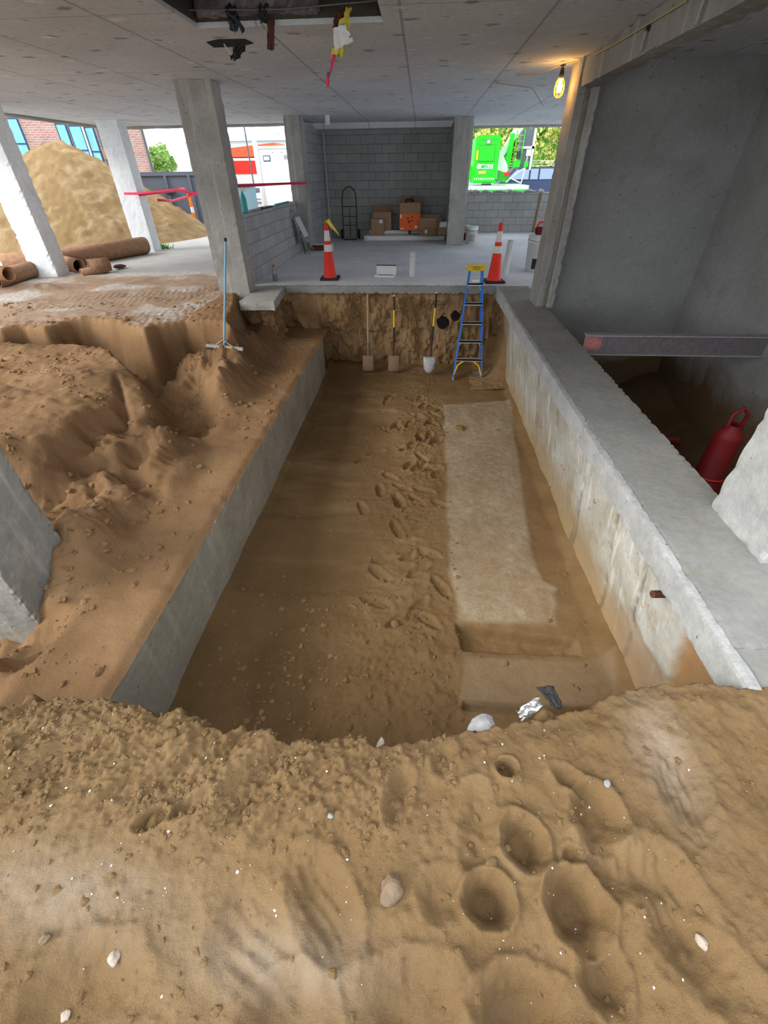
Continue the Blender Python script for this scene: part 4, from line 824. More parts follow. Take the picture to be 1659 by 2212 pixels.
# white pipes stacked on the floor at the back
for i, (y, z, x0, x1, r, lb) in enumerate(((15.0, .075, -1.66, 2.1, .075, 'nearest long white plastic pipe on the floor of the store'), (15.17, .07, -1.58, 1.2, .07, 'white plastic pipe lying behind the nearest long one'), (15.34, .075, -1.45, .72, .075, 'white plastic pipe third from the front in the row'), (15.51, .07, -1.62, .72, .07, 'white plastic pipe lying at the back against the others'), (15.26, .20, -1.52, -.35, .06, 'short white pipe resting on top of the row'), (15.43, .20, -.28, .72, .06, 'white pipe on top of the row behind the orange box'))):
    x1 = min(x1, .73); tag(MB().lathe((x0, y, z), [(r * .86, .02), (r * .86, 0), (r, 0), (r, .14), (r * .94, .15), (r * .94, x1 - x0), (0, x1 - x0)], 20, Vector((1, 0, 0))).build('plastic_pipe', M['white']), lb, 'pipe')
# cartons
def carton(loc, w, d, h, label, rz=0, flaps=True, mat='card', taper=0.0):
    t = thing('cardboard_box', label, 'box', loc, rz); th = .006
    mb = MB().box((-w / 2, -d / 2, 0), (w / 2, -d / 2 + th, h)).box((-w / 2, d / 2 - th, 0), (w / 2, d / 2, h)).box((-w / 2, -d / 2, 0), (-w / 2 + th, d / 2, h)).box((w / 2 - th, -d / 2, 0), (w / 2, d / 2, h)).box((-w / 2, -d / 2, 0), (w / 2, d / 2, th))
    mb.build('body', M[mat], t)
    if flaps:
        fl = min(w, d) * .45
        for nm, pts, dv in (('flap', [(-w / 2, d / 2, h), (w / 2, d / 2, h), (w / 2 - .01, d / 2 + .04, h + fl), (-w / 2 + .01, d / 2 + .04, h + fl)], (0, .005, 0)), ('flap', [(-w / 2, -d / 2, h), (-w / 2, d / 2, h), (-w / 2 - .09, d / 2, h - fl * .7), (-w / 2 - .09, -d / 2, h - fl * .7)], (-.005, 0, 0)), ('flap', [(w / 2, -d / 2, h), (w / 2, d / 2, h), (w / 2 + .10, d / 2, h - fl * .6), (w / 2 + .10, -d / 2, h - fl * .6)], (.005, 0, 0))):
            MB().prism(pts, dv).build(nm, M['card_in'], t)
    else:
        MB().box((-w / 2, -d / 2, h), (w / 2, d / 2, h + th)).box((-.02, -d / 2 - .001, h * .6), (.02, d / 2, h + th + .001)).build('lid', M[mat], t)
    return t
c = carton((-1.13, 15.36, .26), .56, .34, .44, 'large open brown cardboard box behind a smaller one on the white pipes', 0)
c = carton((-1.25, 15.08, .15), .38, .20, .40, 'small brown cardboard box with a white label in front of the large one', .02, False)
MB().box((.05, -.103, .30), (.15, -.10, .38)).build('shipping_label', M['paper'], c)
c = carton((-.31, 15.25, .26), .60, .34, .66, 'orange and brown cardboard box with a black drawing on its front', .02)
MB().box((-.298, -.174, .002), (.298, -.170, .40)).build('orange_print', M['card_orange'], c)
blob = MB()
for k, (x, z, a, l) in enumerate(((-.06, .30, .3, .10), (.02, .27, -.5, .12), (.06, .33, 1.2, .08), (-.01, .21, .9, .11), (.05, .16, -.9, .09), (-.05, .24, 1.5, .07), (.08, .23, .1, .07), (.02, .11, .4, .06))):
    dx, dz = math.cos(a) * l / 2, math.sin(a) * l / 2; blob.prism([(x - dx, -.1745, z - dz), (x - dx * .2 + .012, -.1745, z - dz * .2 - .012), (x + dx, -.1745, z + dz), (x - dx * .1 - .012, -.1745, z + dz * .1 + .014)], (0, -.002, 0))
blob.build('black_drawing', M['black'], c)
for q0, q1 in (((-.29, -.177, .30), (-.24, -.174, .39)), ((-.28, -.177, .03), (-.18, -.174, .06)), ((.15, -.177, .05), (.23, -.174, .12))): MB().box(q0, q1).build('small_label', M['paper'], c)
MB().tube([(-.15, 0, .60), (-.12, .02, .72), (.02, .0, .74), (.10, .02, .68)], .03, 8).tube([(.0, 0, .6), (.08, .05, .80)], .012, 6).build('contents', M['blackmetal'], c)
t = thing('cardboard_box', 'open brown box with splayed flaps and white fittings inside', 'box', (.28, 15.06, .15))
MB().prism([(-.30, -.10, 0), (-.18, -.17, 0), (.16, -.17, 0), (.28, -.08, 0), (.28, .15, 0), (-.30, .15, 0)], (0, 0, .30)).build('body', M['card_in'], t)
MB().prism([(-.30, -.105, .16), (-.18, -.18, .16), (-.16, -.20, .42), (-.33, -.12, .42)], (0, .005, 0)).prism([(.18, -.18, .16), (.29, -.09, .16), (.33, -.10, .42), (.16, -.20, .40)], (0, .005, 0)).prism([(-.17, -.175, .20), (.17, -.175, .20), (.17, -.20, .38), (-.17, -.20, .38)], (0, .005, 0)).prism([(-.3, .15, .28), (.28, .15, .28), (.26, .2, .48), (-.28, .2, .48)], (0, .005, 0)).build('flap', M['card'], t)
for k in range(7):
    x, y = -.16 + .055 * k, -.02 + .06 * (k % 2); MB().lathe((x, y, .30), [(.0, 0), (.04, 0), (.045, .05), (.03, .09), (0, .09)], 12, Vector((.2 * (k % 3 - 1), .1, 1))).build('pipe_fitting', M['white'], t)
MB().box((-.14, -.178, .06), (-.08, -.172, .14)).build('shipping_label', M['paper'], t)
c = carton((.66, 15.08, .15), .30, .26, .33, 'brown cardboard box half hidden behind the slim column', 0, False); MB().box((-.14, -.134, .20), (.14, -.131, .32)).build('white_print', M['paper'], c)
tag(MB().prism([(.02, 15.66, .0), (.34, 15.69, .0), (.30, 15.72, .70), (.14, 15.73, .60), (.02, 15.74, .74)], (0, .01, .0)).build('cardboard_sheet', M['card']), 'torn sheet of cardboard standing behind the open box against the wall', 'cardboard')
# conduit along the corner of the store
tag(MB().tube([(-2.78, 15.72, 0), (-2.78, 15.72, 2.52)], .013, 8).build('conduit', M['pvc']), 'thin vertical conduit in the left corner of the store', 'conduit')
# buckets
def bucket(loc, label, lid=None, h=.40, r=.155, blob=None):
    t = thing('bucket', label, 'bucket', loc)
    MB().lathe((0, 0, 0), [(0, 0), (r * .88, 0), (r, h * .82), (r * 1.04, h * .82), (r * 1.04, h * .86), (r * 1.01, h), (r * 1.06, h), (r * 1.06, h + .012), (r * .96, h + .012), (r * .85, .02), (0, .02)], 26).build('body', M['white'], t)
    MB().tube([(r * 1.06 * math.cos(a), r * 1.06 * math.sin(a), h - .06 - .03 * abs(math.sin(a))) for a in [math.pi + math.pi * k / 14 for k in range(15)]], .004, 6).build('wire_handle', M['steel'], t)
    MB().add([(r * 1.005 * (0.9 + .1 * z / h) * math.cos(a), r * 1.005 * (.9 + .1 * z / h) * math.sin(a), z) for z in (.06, .24) for a in [4.1 + .1 * k for k in range(12)]], [(k, k + 1, k + 13, k + 12) for k in range(11)], True).build('printed_label', M[lid or 'grey'], t, fix=False)
    if blob: MB().lathe((0, 0, h), [(r * .95, 0), (r * .95, .01), (0, .012)], 24).build('lid', M[blob], t)
    return t
bucket((1.46, 14.45, 0), 'white bucket with green rim and grey label right of the slim column', 'grey', blob='teal')
bucket((1.24, 14.75, 0), 'white bucket with a red label half hidden behind the slim column', 'redcone_dark')
b = bucket((2.38, 10.2, 0), 'tall white drum partly hidden behind the right jamb', 'black', h=.62, r=.22)
t = thing('red_power_tool', 'dark red tool sitting on top of the white drum by the jamb', 'tool', (2.36, 10.2, .632))
MB().box((-.10, -.08, 0), (.10, .08, .13)).build('body', M['redcone_dark'], t, bevel=.02); MB().tube([(-.08, 0, .12), (-.05, 0, .2), (.05, 0, .2), (.08, 0, .12)], .018, 10).build('handle', M['red'], t)
MB().lathe((.1, 0, .07), [(0, 0), (.04, 0), (.03, .05), (0, .05)], 12, Vector((1, 0, 0))).build('chuck', M['black'], t)
# rubble on top of the low wall at the back right
rr = random.Random(5)
for k in range(16):
    x = 1.35 + k * .16 + rr.random() * .05; s = .05 + rr.random() * .06; o = stone(800, 1700, s, M['conc_edge'] if k % 2 else M['rock_grey'], 'broken piece of block rubble on top of the low wall below the green machine', seed=40 + k, name='rubble'); o['category'] = 'rubble'
    o.location = (x, 17.3, 1.06 + s * .3); o.scale = (1.5, 1, .7); o['group'] = 'rubble on the low back wall'
# stain pipe on the low back wall
tag(MB().tube([(3.75, 17.17, 0), (3.8, 17.17, 1.05)], .03, 8).build('rusty_pipe', M['rust']), 'rust red pipe standing against the low wall below the green machine', 'pipe')

# ================================================================== CEILING FITTINGS
def lamp():
    P = Vector(py(1209, 185, 7.5)); t = thing('work_lamp', 'glowing temporary bulb in an amber cage hanging from the ceiling cord', 'lamp', tuple(P))
    MB().lathe((0, 0, .06), [(0, 0), (.026, 0), (.028, .05), (.018, .09), (.008, .10)], 16).build('socket', M['black'], t)
    MB().lathe((0, 0, 0), [(0, -.065), (.022, -.058), (.034, -.03), (.034, -.01), (.018, .03), (.014, .06)], 20).build('bulb', M['bulb'], t)
    cg = MB()
    for k in range(8):
        a = math.pi * 2 * k / 8; cg.tube([(r * math.cos(a), r * math.sin(a), z) for r, z in ((.026, .07), (.05, .03), (.060, -.03), (.052, -.08), (.02, -.108))], .0035, 6)
    for r, z in ((.057, 0), (.058, -.055), (.022, -.107)): cg.tube([(r * math.cos(a), r * math.sin(a), z) for a in [2 * math.pi * k / 20 for k in range(21)]], .0035, 6, caps=False)
    cg.build('cage', M['amber'], t)
    MB().tube([(0, 0, .15), (.005, 0, .19)], .006, 8).tube([(-.03, 0, .17), (.03, 0, .18)], .007, 6).build('hook', M['black'], t)
    L = bpy.data.lights.new('bulb_light', 'POINT'); L.energy = 6.0; L.color = (1.0, .50, .13); L.shadow_soft_size = .05; lo = bpy.data.objects.new('bulb_light', L); C.collection.objects.link(lo); lo.parent = t; lo.location = (0, -.0, -.01)
    return P
LP = lamp()
cord = [px(1481, 3, 1.80), px(1400, 52, 1.80), px(1340, 88, 1.80), px(1290, 115, 1.80), tuple(Vector(py(1270, 128, 7.35))), tuple(LP + Vector((.005, 0, .185))), tuple(py(1160, 160, 7.9)), tuple(py(1100, 163, 8.6)), (1.02, 8.9, CZ - .012)]
cord = [tuple(p) for p in cord]
tag(MB().tube(cord, .006, 8).build('power_cord', plain('pale_yellow_cord', (.55, .42, .22), .6)), 'pale yellow power cord running along the beam to the work lamp', 'cord')
tag(MB().tube([(1.02, 8.95, CZ - .01), py(1150, 190, 9.0), (1.86, 9.4, 2.42)], .005, 6).build('cable', plain('tan_cable', (.4, .3, .2), .6)), 'thin tan cable sagging from the ceiling to the back of the jamb', 'cable')
for i, (x, y, lb) in enumerate(((1395, 75, 'metal beam clamp on the concrete beam nearer the lamp'), (1520, 5, 'metal beam clamp on the concrete beam at the top edge of the photo'))):
    P = Vector(px(x, y, 1.80)); t = thing('beam_clamp', lb, 'clamp', tuple(P)); MB().tube([(0, 0, .05), (-.01, 0, -.10)], .012, 8).build('rod', M['steel_lite'], t); MB().box((-.012, -.02, .02), (.03, .02, .05)).build('bracket', M['blackmetal'], t)
tag(MB().tube([(-2.1, 5.30, CZ + .07), (-1.2, 5.28, CZ + .05), (-.3, 5.27, CZ + .08)], .006, 8).build('rebar', M['steel']), 'thin grey reinforcing bar spanning the broken ceiling opening', 'rebar')
# hanging rags, strips and tapes around the broken opening
def hang(name, xp0, yp0, xp1, yp1, Y, w, mat, label, cat, seed, amp=.02, w2=None):
    A = Vector(py(xp0, yp0, Y)); B = Vector(py(xp1, yp1, Y)); s = Vector((1, .3, 0)).normalized(); w2 = w2 or w
    return sheet(name, [A - s * w / 2, A + s * w / 2, B + s * w2 / 2, B - s * w2 / 2], mat, label, cat, seed, amp, .004, 10)
hang('caution_tape', 738, 22, 726, 60, 5.3, .06, M['rust_dark'], 'dark red plastic strip hanging above the yellow tape from the ceiling hole', 'tape', 31)
hang('caution_tape', 752, 18, 728, 122, 5.25, .07, M['tapeyellow'], 'yellow and white caution tape bundle hanging from the ceiling hole', 'tape', 32, .03, .10)
sheet('plastic_film', [py(720, 60, 5.22), py(745, 50, 5.22), py(764, 88, 5.22), py(722, 110, 5.22)], M['paper'], 'white film tangled in the hanging caution tape', 'plastic film', 33, .018, .003, 10)
hang('flagging_tape', 722, 118, 713, 158, 5.2, .022, M['pink'], 'thin red tape dangling below the yellow caution tape', 'tape', 34, .004)
P = Vector(py(709, 172, 5.2)); t = thing('tape_tail', 'red tape tail with a dark knot at the lowest end of the hanging tape', 'tape', tuple(P))
MB().tube([(.01, 0, .045), (.0, 0, .02)], .014, 8).build('knot', M['darkgrey'], t); MB().tube([(0, 0, .02), (-.005, 0, -.01), (-.015, 0, -.055)], [.012, .016, .003], 8).build('tail', M['pink'], t)
hang('rusty_strap', 585, 38, 585, 108, 5.45, .06, M['rust_dark'], 'rusty dark red strap hanging from the edge of the ceiling hole', 'strap', 35, .012)
hang('rubber_rag', 497, 15, 512, 66, 5.3, .10, M['blackmetal'], 'black torn strip hanging from the left part of the ceiling hole', 'strip', 36, .03)
hang('rubber_rag', 568, 12, 570, 50, 5.28, .07, M['black'], 'black torn strip hanging next to the rusty strap', 'strip', 37, .02)
o = MB().prism([py(x, y, 5.9) if False else pz(x, y, CZ - .004) for x, y in ((446, 92), (470, 86), (530, 85), (548, 94), (520, 101), (462, 103))], (0, 0, .004)).build('ceiling_patch', M['dark']); tag(o, 'dark torn patch in the ceiling in front of the broken opening', 'hole')
hang('rubber_rag', 520, 95, 506, 127, 5.75, .10, M['black'], 'crumpled black rag hanging from the small dark patch in the ceiling', 'rag', 38, .03, .07)
tag(MB().tube([py(484, 96, 5.8), py(500, 118, 5.72)], .006, 6).build('bent_wire', M['cream']), 'bent pale wire beside the crumpled black rag', 'wire')
# exposed debris in the opening
o = rbox('broken_concrete', (-1.98, 5.38, CZ + .05), (-.9, 5.47, CZ + .22), M['steel'], .06, .02, .05, 51); tag(o, 'jagged concrete edge inside the ceiling opening, darkened as if shaded', 'concrete')  # steel grey on concrete, the opening's shade put into its colour

# ================================================================== STEEL BEAM AND BARREL IN THE SHAFT
t = thing('steel_beam', 'rusty grey steel I-beam spanning the dark shaft on the right', 'steel beam', (0, 5.42, 0))
MB().box((2.0, -.008, -.10), (4.1, .008, .10)).build('web', M['steel'], t); MB().box((2.0, -.05, .10), (4.1, .05, .115)).build('flange', M['steel_lite'], t); MB().box((2.0, -.05, -.115), (4.1, .05, -.10)).build('flange', M['steel_lite'], t)
MB().box((2.0, -.0095, -.06), (2.2, -.0075, .09)).build('red_primer_patch', plain('faded_red_primer', (.42, .16, .15), .7, var=.25), t)
t = thing('safety_barrel', 'dark red plastic channelizer standing down in the shaft', 'safety barrel', (3.0, 3.85, -1.56))
t.scale = (1.25, 1.25, 1.25)
ax = Vector((0.0, 0.0, 1))
MB().lathe((0, 0, 0), [(.24, 0), (.24, .05), (.12, .06), (.115, .55), (.10, .56), (.095, .95), (.085, 1.0), (.045, 1.03), (.045, 1.06)], 22, ax).build('body', M['redcone_dark'], t)
for z in (.35, .62): MB().lathe((0, 0, 0), [(.1185, z), (.1175, z + .012)], 22, ax).build('rib', M['orange'], t)
MB().tube([(-.05, 0, 1.0), (-.05, 0, 1.14), (0, 0, 1.19), (.05, 0, 1.14), (.05, 0, 1.0)], .014, 8).build('handle', M['redcone_dark'], t)
strip('mesh_scrap', [(3.0, 5.4, -1.2), (3.15, 5.2, -1.15), (3.35, 5.0, -1.05)], .12, M['redcone_dark'], 'scrap of red barrier plastic on the soil in the shaft', 'plastic scrap')

# ================================================================== OUTSIDE LEFT
o = MB().box((-60, -30, -.36), (60, 80, -.35)).build('ground_yard', M['ground']) if False else None
def yard(X, Y):
    return -.04 + 0 * X, .0 * X, 0 * X
for nm, a, b in (('ground_yard_left', (-60, 12.55), (-3.35, 60)), ('ground_yard_side', (-60, -25), (-9.35, 12.55)), ('ground_yard_rear', (-9.35, -25), (1.43, -1.4)), ('ground_yard_right', (-3.35, 17.5), (60, 60))):
    struct(MB().box((a[0], a[1], -.30), (b[0], b[1], -.04)).build(nm, M['ground']))
struct(MB().box((-9.4, -1.45, -1.6), (-2.65, .6, -.5)).build('ground_bank_rear', M['sand_left']))
struct(MB().box((-9.5, 9.9, -.3), (-3.3, 17, -.022)).build('floor_apron', M['asphalt']))
# sand pile
def pile(X, Y):
    dx = X + 11.3; dy = Y - 16.6; r = np.hypot(dx / 4.1, dy / 3.7)
    r = r * (1 + .05 * fbm(X, Y, 2.5, 3, 401)); Z = 2.75 * np.clip(1 - r, -.02, 1) ** 1.0
    Z = 2.42 - np.log(1 + np.exp((2.42 - Z) * 7)) / 7 - .04; Z = Z + (.12 * fbm(X, Y, .7, 5, 402, .65) + .10 * np.abs(fbm(X * .8 + Y * .5, Y * .5, .25, 4, 403)) + clods(X, Y, .16, .5, 404) * .45 + clods(X, Y, .08, .5, 407) * .4 + .07 * np.abs(fbm(X - .6 * Y, Y * .6, .14, 3, 409, .6))) * sstep(0, .3, Z)
    return Z, .55 * sstep(-.1, .35, fbm(X - .7 * Y, (X * .4 + Y) * .5, .22, 4, 410, .65)), np.zeros_like(Z)  # pale mottling puts highlights on the heap into its colour
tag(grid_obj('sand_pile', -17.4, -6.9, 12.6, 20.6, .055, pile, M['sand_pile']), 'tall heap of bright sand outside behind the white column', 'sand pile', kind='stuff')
# rusty pipes
def rpipe(p0, p1, r, label, jag=True):
    p0, p1 = Vector(p0), Vector(p1); d = p1 - p0; L = d.length
    mb = MB(); mb.lathe(p0, [(r * .88, .35), (r * .88, 0), (r, 0), (r, L), (r * .88, L), (r * .88, L - .35)], 26, d); o = mb.build('rusty_pipe', M['rust'], fix=False)
    for v in o.data.vertices:
        n = mnoise.fractal(v.co * 4, 1, 2, 3); v.co += Vector((n, n * .5, n)) * .02
    MB().lathe(p0 + d.normalized() * .3, [(0, 0), (r * .87, 0)], 20, d).build('dark_inside', M['dark'], o, fix=False); return tag(o, label, 'pipe')
def at_pipe(x, y, z): return pz(x, y, z)
rpipe(at_pipe(118, 560, .17), at_pipe(312, 530, .17), .19, 'long rusty brown pipe lying in front of the sand pile')
rpipe(at_pipe(5, 572, .20), at_pipe(112, 562, .20), .19, 'rusty pipe with an open end at the far left edge')
rpipe(at_pipe(-15, 606, .13), at_pipe(66, 583, .13), .15, 'lowest rusty pipe in front at the far left edge')
rpipe(at_pipe(20, 592, .30), at_pipe(-60, 585, .30), .11, 'small rusty pipe lying on the other pipes at the left edge')
rpipe(at_pipe(172, 575, .12), at_pipe(138, 567, .12), .13, 'short rusty pipe piece with its open end towards the pit')
rpipe(at_pipe(192, 575, .14), at_pipe(236, 570, .14), .13, 'short rusty half pipe right of the open pipe end')
rpipe(at_pipe(176, 588, .07), at_pipe(232, 580, .07), .07, 'thin rusty pipe in front of the short pieces')
stone_l = rimstone(258, 575, .03, .10, (1.6, 1, .5), M['rust_dark'], 'small brown scrap lying on the apron right of the pipe pieces', 61)
# grass tufts
def grass(x, y, z, n, h, spread, label, Y=None):
    P = Vector(pz(x, y, z)) if Y is None else Vector(py(x, y, Y)); mb = MB(); rg = random.Random(int(x))
    for k in range(n):
        a = rg.random() * 6.28; r = rg.random() * spread; b = P + Vector((math.cos(a) * r, math.sin(a) * r * .6, 0)); b.z = z; hh = h * (.5 + rg.random()); l = Vector((rg.uniform(-.4, .4), rg.uniform(-.4, .4), 1)) * hh; s = Vector((.012, .004, 0))
        mb.add([tuple(b - s), tuple(b + s), tuple(b + l * .6 + s * .7), tuple(b + l), tuple(b + l * .6 - s * .7)], [(0, 1, 2, 3, 4)])
    tag(mb.build('grass_tuft', M['grass'], fix=False), label, 'grass', kind='stuff')
grass(350, 538, -.03, 110, .10, .35, 'weeds growing at the foot of the white painted column')
grass(262, 552, -.03, 60, .08, .35, 'sparse weeds beside the long rusty pipe')
grass(402, 476, -.03, 200, .40, .6, 'green weeds between the sand pile and the orange delineator')
# delineator post with tape
dp = Vector(pz(428, 505, -.04)); t = thing('delineator_post', 'orange and white striped delineator post right of the sand pile', 'delineator post', tuple(dp))
MB().lathe((0, 0, 0), [(0, 0), (.20, 0), (.20, .05), (.06, .09)], 8).build('base', M['orange2'], t)
for z0, z1, m in ((.08, .30, 'orange2'), (.30, .45, 'white'), (.45, .62, 'orange2'), (.62, .78, 'white'), (.78, 1.08, 'orange2')):
    MB().lathe((0, 0, 0), [(.07 - .02 * z0, z0), (.07 - .02 * z1, z1)], 14).build('band', M[m], t)
MB().lathe((0, 0, 0), [(.045, 1.08), (.06, 1.12), (.03, 1.18), (0, 1.18)], 12).build('knob', M['orange2'], t)
dt = dp + Vector((0, 0, 1.12))
strip('flagging_tape', [py(268, 418, 12.9), py(305, 418, 13.0), py(380, 409, 12.0), (-3.45, 8.7, 1.32)], .05, M['pink'], 'upper red flagging tape running from the white column to the large column', 'tape')
strip('flagging_tape', [py(300, 420, 13.0), py(360, 413, 15.0), py(398, 408, 16.5), tuple(dt)], .07, M['pink'], 'middle red flagging tape tied to the delineator post', 'tape')
strip('flagging_tape', [py(340, 432, 13.6), py(372, 434, 15.0), py(400, 426, 16.6), tuple(dt + Vector((0, 0, -.05)))], .06, M['pink'], 'lowest red flagging tape sagging left of the delineator post', 'tape')
strip('flagging_tape', [tuple(dt), py(436, 421, 15), (-3.45, 8.9, 1.10)], .05, M['pink'], 'short red flagging tape from the post towards the large column', 'tape')
strip('flagging_tape', [py(500, 402, 8.45), py(620, 396.5, 12.9), py(663, 395, 12.9)], .045, M['pink'], 'red flagging tape stretched over the low block wall to the far left column', 'tape')
# brick building
def building():
    a = Vector((-11.9, 23.6, 0)); b = Vector((-27, 20.0, 0)); t = thing('brick_building', 'red brick building with blue covered windows behind the sand pile', 'building', tuple(a), math.atan2((a - b).y, (a - b).x))
    L = (a - b).length
    MB().prism([(-L, 0, -.3), (0, 0, -.3), (-4.6, 6, -.3), (-L, 6, -.3)], (0, 0, 5.9)).build('wall', M['brick'], t)
    for i, (x0, x1, y0, y1) in enumerate(((12, 36, 258, 400), (122, 140, 270, 372), (150, 174, 274, 372), (184, 200, 277, 372))):
        dirv = (a - b).normalized(); n = Vector((dirv.y, -dirv.x, 0))
        def hit(xp, yp):
            r = Vector(_ray(xp, yp)); o = Vector((0, 0, EYE)); tt = (a - o).dot(n) / r.dot(n); q = o + r * tt; return (q - a).dot(dirv), q.z
        u0, zt = hit(x0, y0); u1, _ = hit(x1, y0); zb = zt - 2.0
        f = MB().box((u0 - .05, -.03, zb - .06), (u1 + .05, .02, zt + .05)).build('window', M['frame_dark'], t)
        MB().box((u0, -.06, zb), (u1, -.031, zt)).build('pane', M['glass_blue'], f)
        MB().box((u0, -.075, zt - .78), (u1, -.06, zt - .73)).box((u0, -.075, zt - 1.5), (u1, -.06, zt - 1.45)).build('muntin', M['frame_dark'], f)
        MB().box((u0 - .08, -.08, zb - .16), (u1 + .08, .0, zb - .06)).build('sill', M['cream'], f)
        if i == 2: MB().tube([(u1 + .09, -.09, -.2), (u1 + .09, -.09, 5.2)], .045, 8).build('downpipe', M['pvc'], t)
        if i == 3: MB().tube([(u1 + .18, -.09, 0), (u1 + .18, -.09, 3.35), (u1 - .1, -.09, 3.6), (u0 - 1, -.09, 3.62)], .03, 8).build('conduit', M['darkgrey'], t); MB().box((u1 + .12, -.16, 2.15), (u1 + .42, -.01, 2.5)).build('meter_box', M['rust'], t)
    MB().tube([(-.05, -.07, -.2), (-.05, -.07, 5.4)], .05, 8).build('corner_pipe', M['darkgrey'], t)
    return t
building()
# dumpster
t = thing('dumpster', 'dark blue-grey roll-off dumpster behind the orange delineator post', 'dumpster', (-9.7, 19.6, -.04), .08)
MB().prism([(-1.2, 0, .1), (2.0, 0, .1), (2.0, 0, 1.62), (-1.2, 0, 1.66)], (0, 2.3, 0)).build('body', M['darkgrey'], t)
MB().box((-1.25, -.06, 1.62), (2.0, 2.36, 1.74)).build('top_rail', M['darkgrey'], t)
for x in (-1.0, .12, 1.0, 1.85): MB().box((x, -.07, .1), (x + .10, 0, 1.64)).build('rib', M['darkgrey'], t)
for z in (1.1, .55): MB().box((.0, -.14, z), (.4, -.06, z + .12)).build('latch', M['blackmetal'], t)
tag(MB().prism([(-7.2, 19.3, 1.7), (-5.9, 19.3, 1.7), (-6.2, 19.3, 2.05), (-6.9, 19.3, 2.0)], (0, .5, 0)).build('rubble_heap', M['rock_grey']), 'pale rubble sticking out of the dumpster top', 'rubble') if False else None
# parked dark pickup beyond the dumpster
def car_like(name, loc, rz, L, H, mat, label, cat, glass='carglass'):
    t = thing(name, label, cat, loc, rz); w = 1.85
    body = [(-L / 2, 0, .35), (-L / 2 + .05, 0, .95), (-L / 2 + .95, 0, 1.06), (L / 2 - .3, 0, 1.04), (L / 2, 0, .9), (L / 2, 0, .35)]
    MB().prism(body, (0, w, 0)).build('body', M[mat], t, bevel=.03)
    cab = [(-L / 2 + .95, .08, 1.04), (-L / 2 + 1.65, .16, H), (L / 2 - .9, .16, H), (L / 2 - .25, .08, 1.02)]
    MB().prism(cab, (0, w - .2, 0)).build('cabin', M[mat], t, bevel=.04)
    g = [(-L / 2 + 1.12, .03, 1.08), (-L / 2 + 1.70, .10, H - .08), (-L / 2 + 2.45, .10, H - .08), (-L / 2 + 2.45, .03, 1.08)]
    MB().prism(g, (0, .05, 0)).build('side_window', M[glass], t)
    g = [(-L / 2 + 2.55, .03, 1.08), (-L / 2 + 2.55, .10, H - .08), (L / 2 - 1.75, .10, H - .08), (L / 2 - 1.75, .03, 1.08)]
    MB().prism(g, (0, .05, 0)).build('side_window', M[glass], t)
    g = [(L / 2 - 1.65, .03, 1.08), (L / 2 - 1.65, .10, H - .08), (L / 2 - .98, .10, H - .1), (L / 2 - .5, .03, 1.1)]
    MB().prism(g, (0, .05, 0)).build('side_window', M[glass], t)
    MB().box((-L / 2 + 1.0, -.14, 1.02), (-L / 2 + 1.18, 0, 1.16)).build('mirror', M[mat], t, bevel=.02)
    for x in (-L / 2 + .95, L / 2 - .95):
        wh = MB().lathe((x, .0, .36), [(0, -.02), (.2, -.03), (.34, -.02), (.36, .04), (.36, .22), (0, .22)], 24, Vector((0, 1, 0))).build('wheel', M['black'], t); MB().lathe((x, -.035, .36), [(.0, 0), (.2, 0), (.22, .02)], 20, Vector((0, 1, 0))).build('hub_cap', M['alu'], wh)
    MB().box((-L / 2 - .02, .1, .72), (-L / 2 + .06, .5, .86)).build('headlight', M['paper'], t)
    return t
struct(MB().box((-30, 26, -.04), (-3.3, 60, .28)).build('ground_street', M['asphalt']))
car_like('pickup_truck', (-12.6, 32.5, .28), 0, 4.6, 1.62, 'car', 'dark pickup parked far behind the dumpster', 'car')
# pale wall and parapet building far behind
t = thing('concrete_building', 'long pale grey building with a parapet far behind the dumpster', 'building', (-19, 44, 0)); MB().box((0, 0, 0), (18, 6, 3.6)).build('wall', plain('pale_blue_grey_wall', (.52, .60, .64), .8), t); MB().box((-.1, -.15, 3.6), (18.2, 6, 4.0)).build('parapet', M['cream'], t)
for k in range(8): MB().box((1 + k * 2.2, -.2, 4.0), (1.15 + k * 2.2, 0, 4.8)).build('post', M['cream'], t)
t = thing('shingled_house', 'far grey shingled roof above the white trailer', 'house', (-15, 52, 0)); MB().box((0, 0, 0), (9.5, 6, 4.2)).build('wall', M['cream'], t); MB().prism([(-.5, -.5, 4.2), (10, -.5, 4.2), (9, 3, 6.6), (0.5, 3, 6.6)], (0, .3, 0)).build('roof', M['roofgrey'], t)
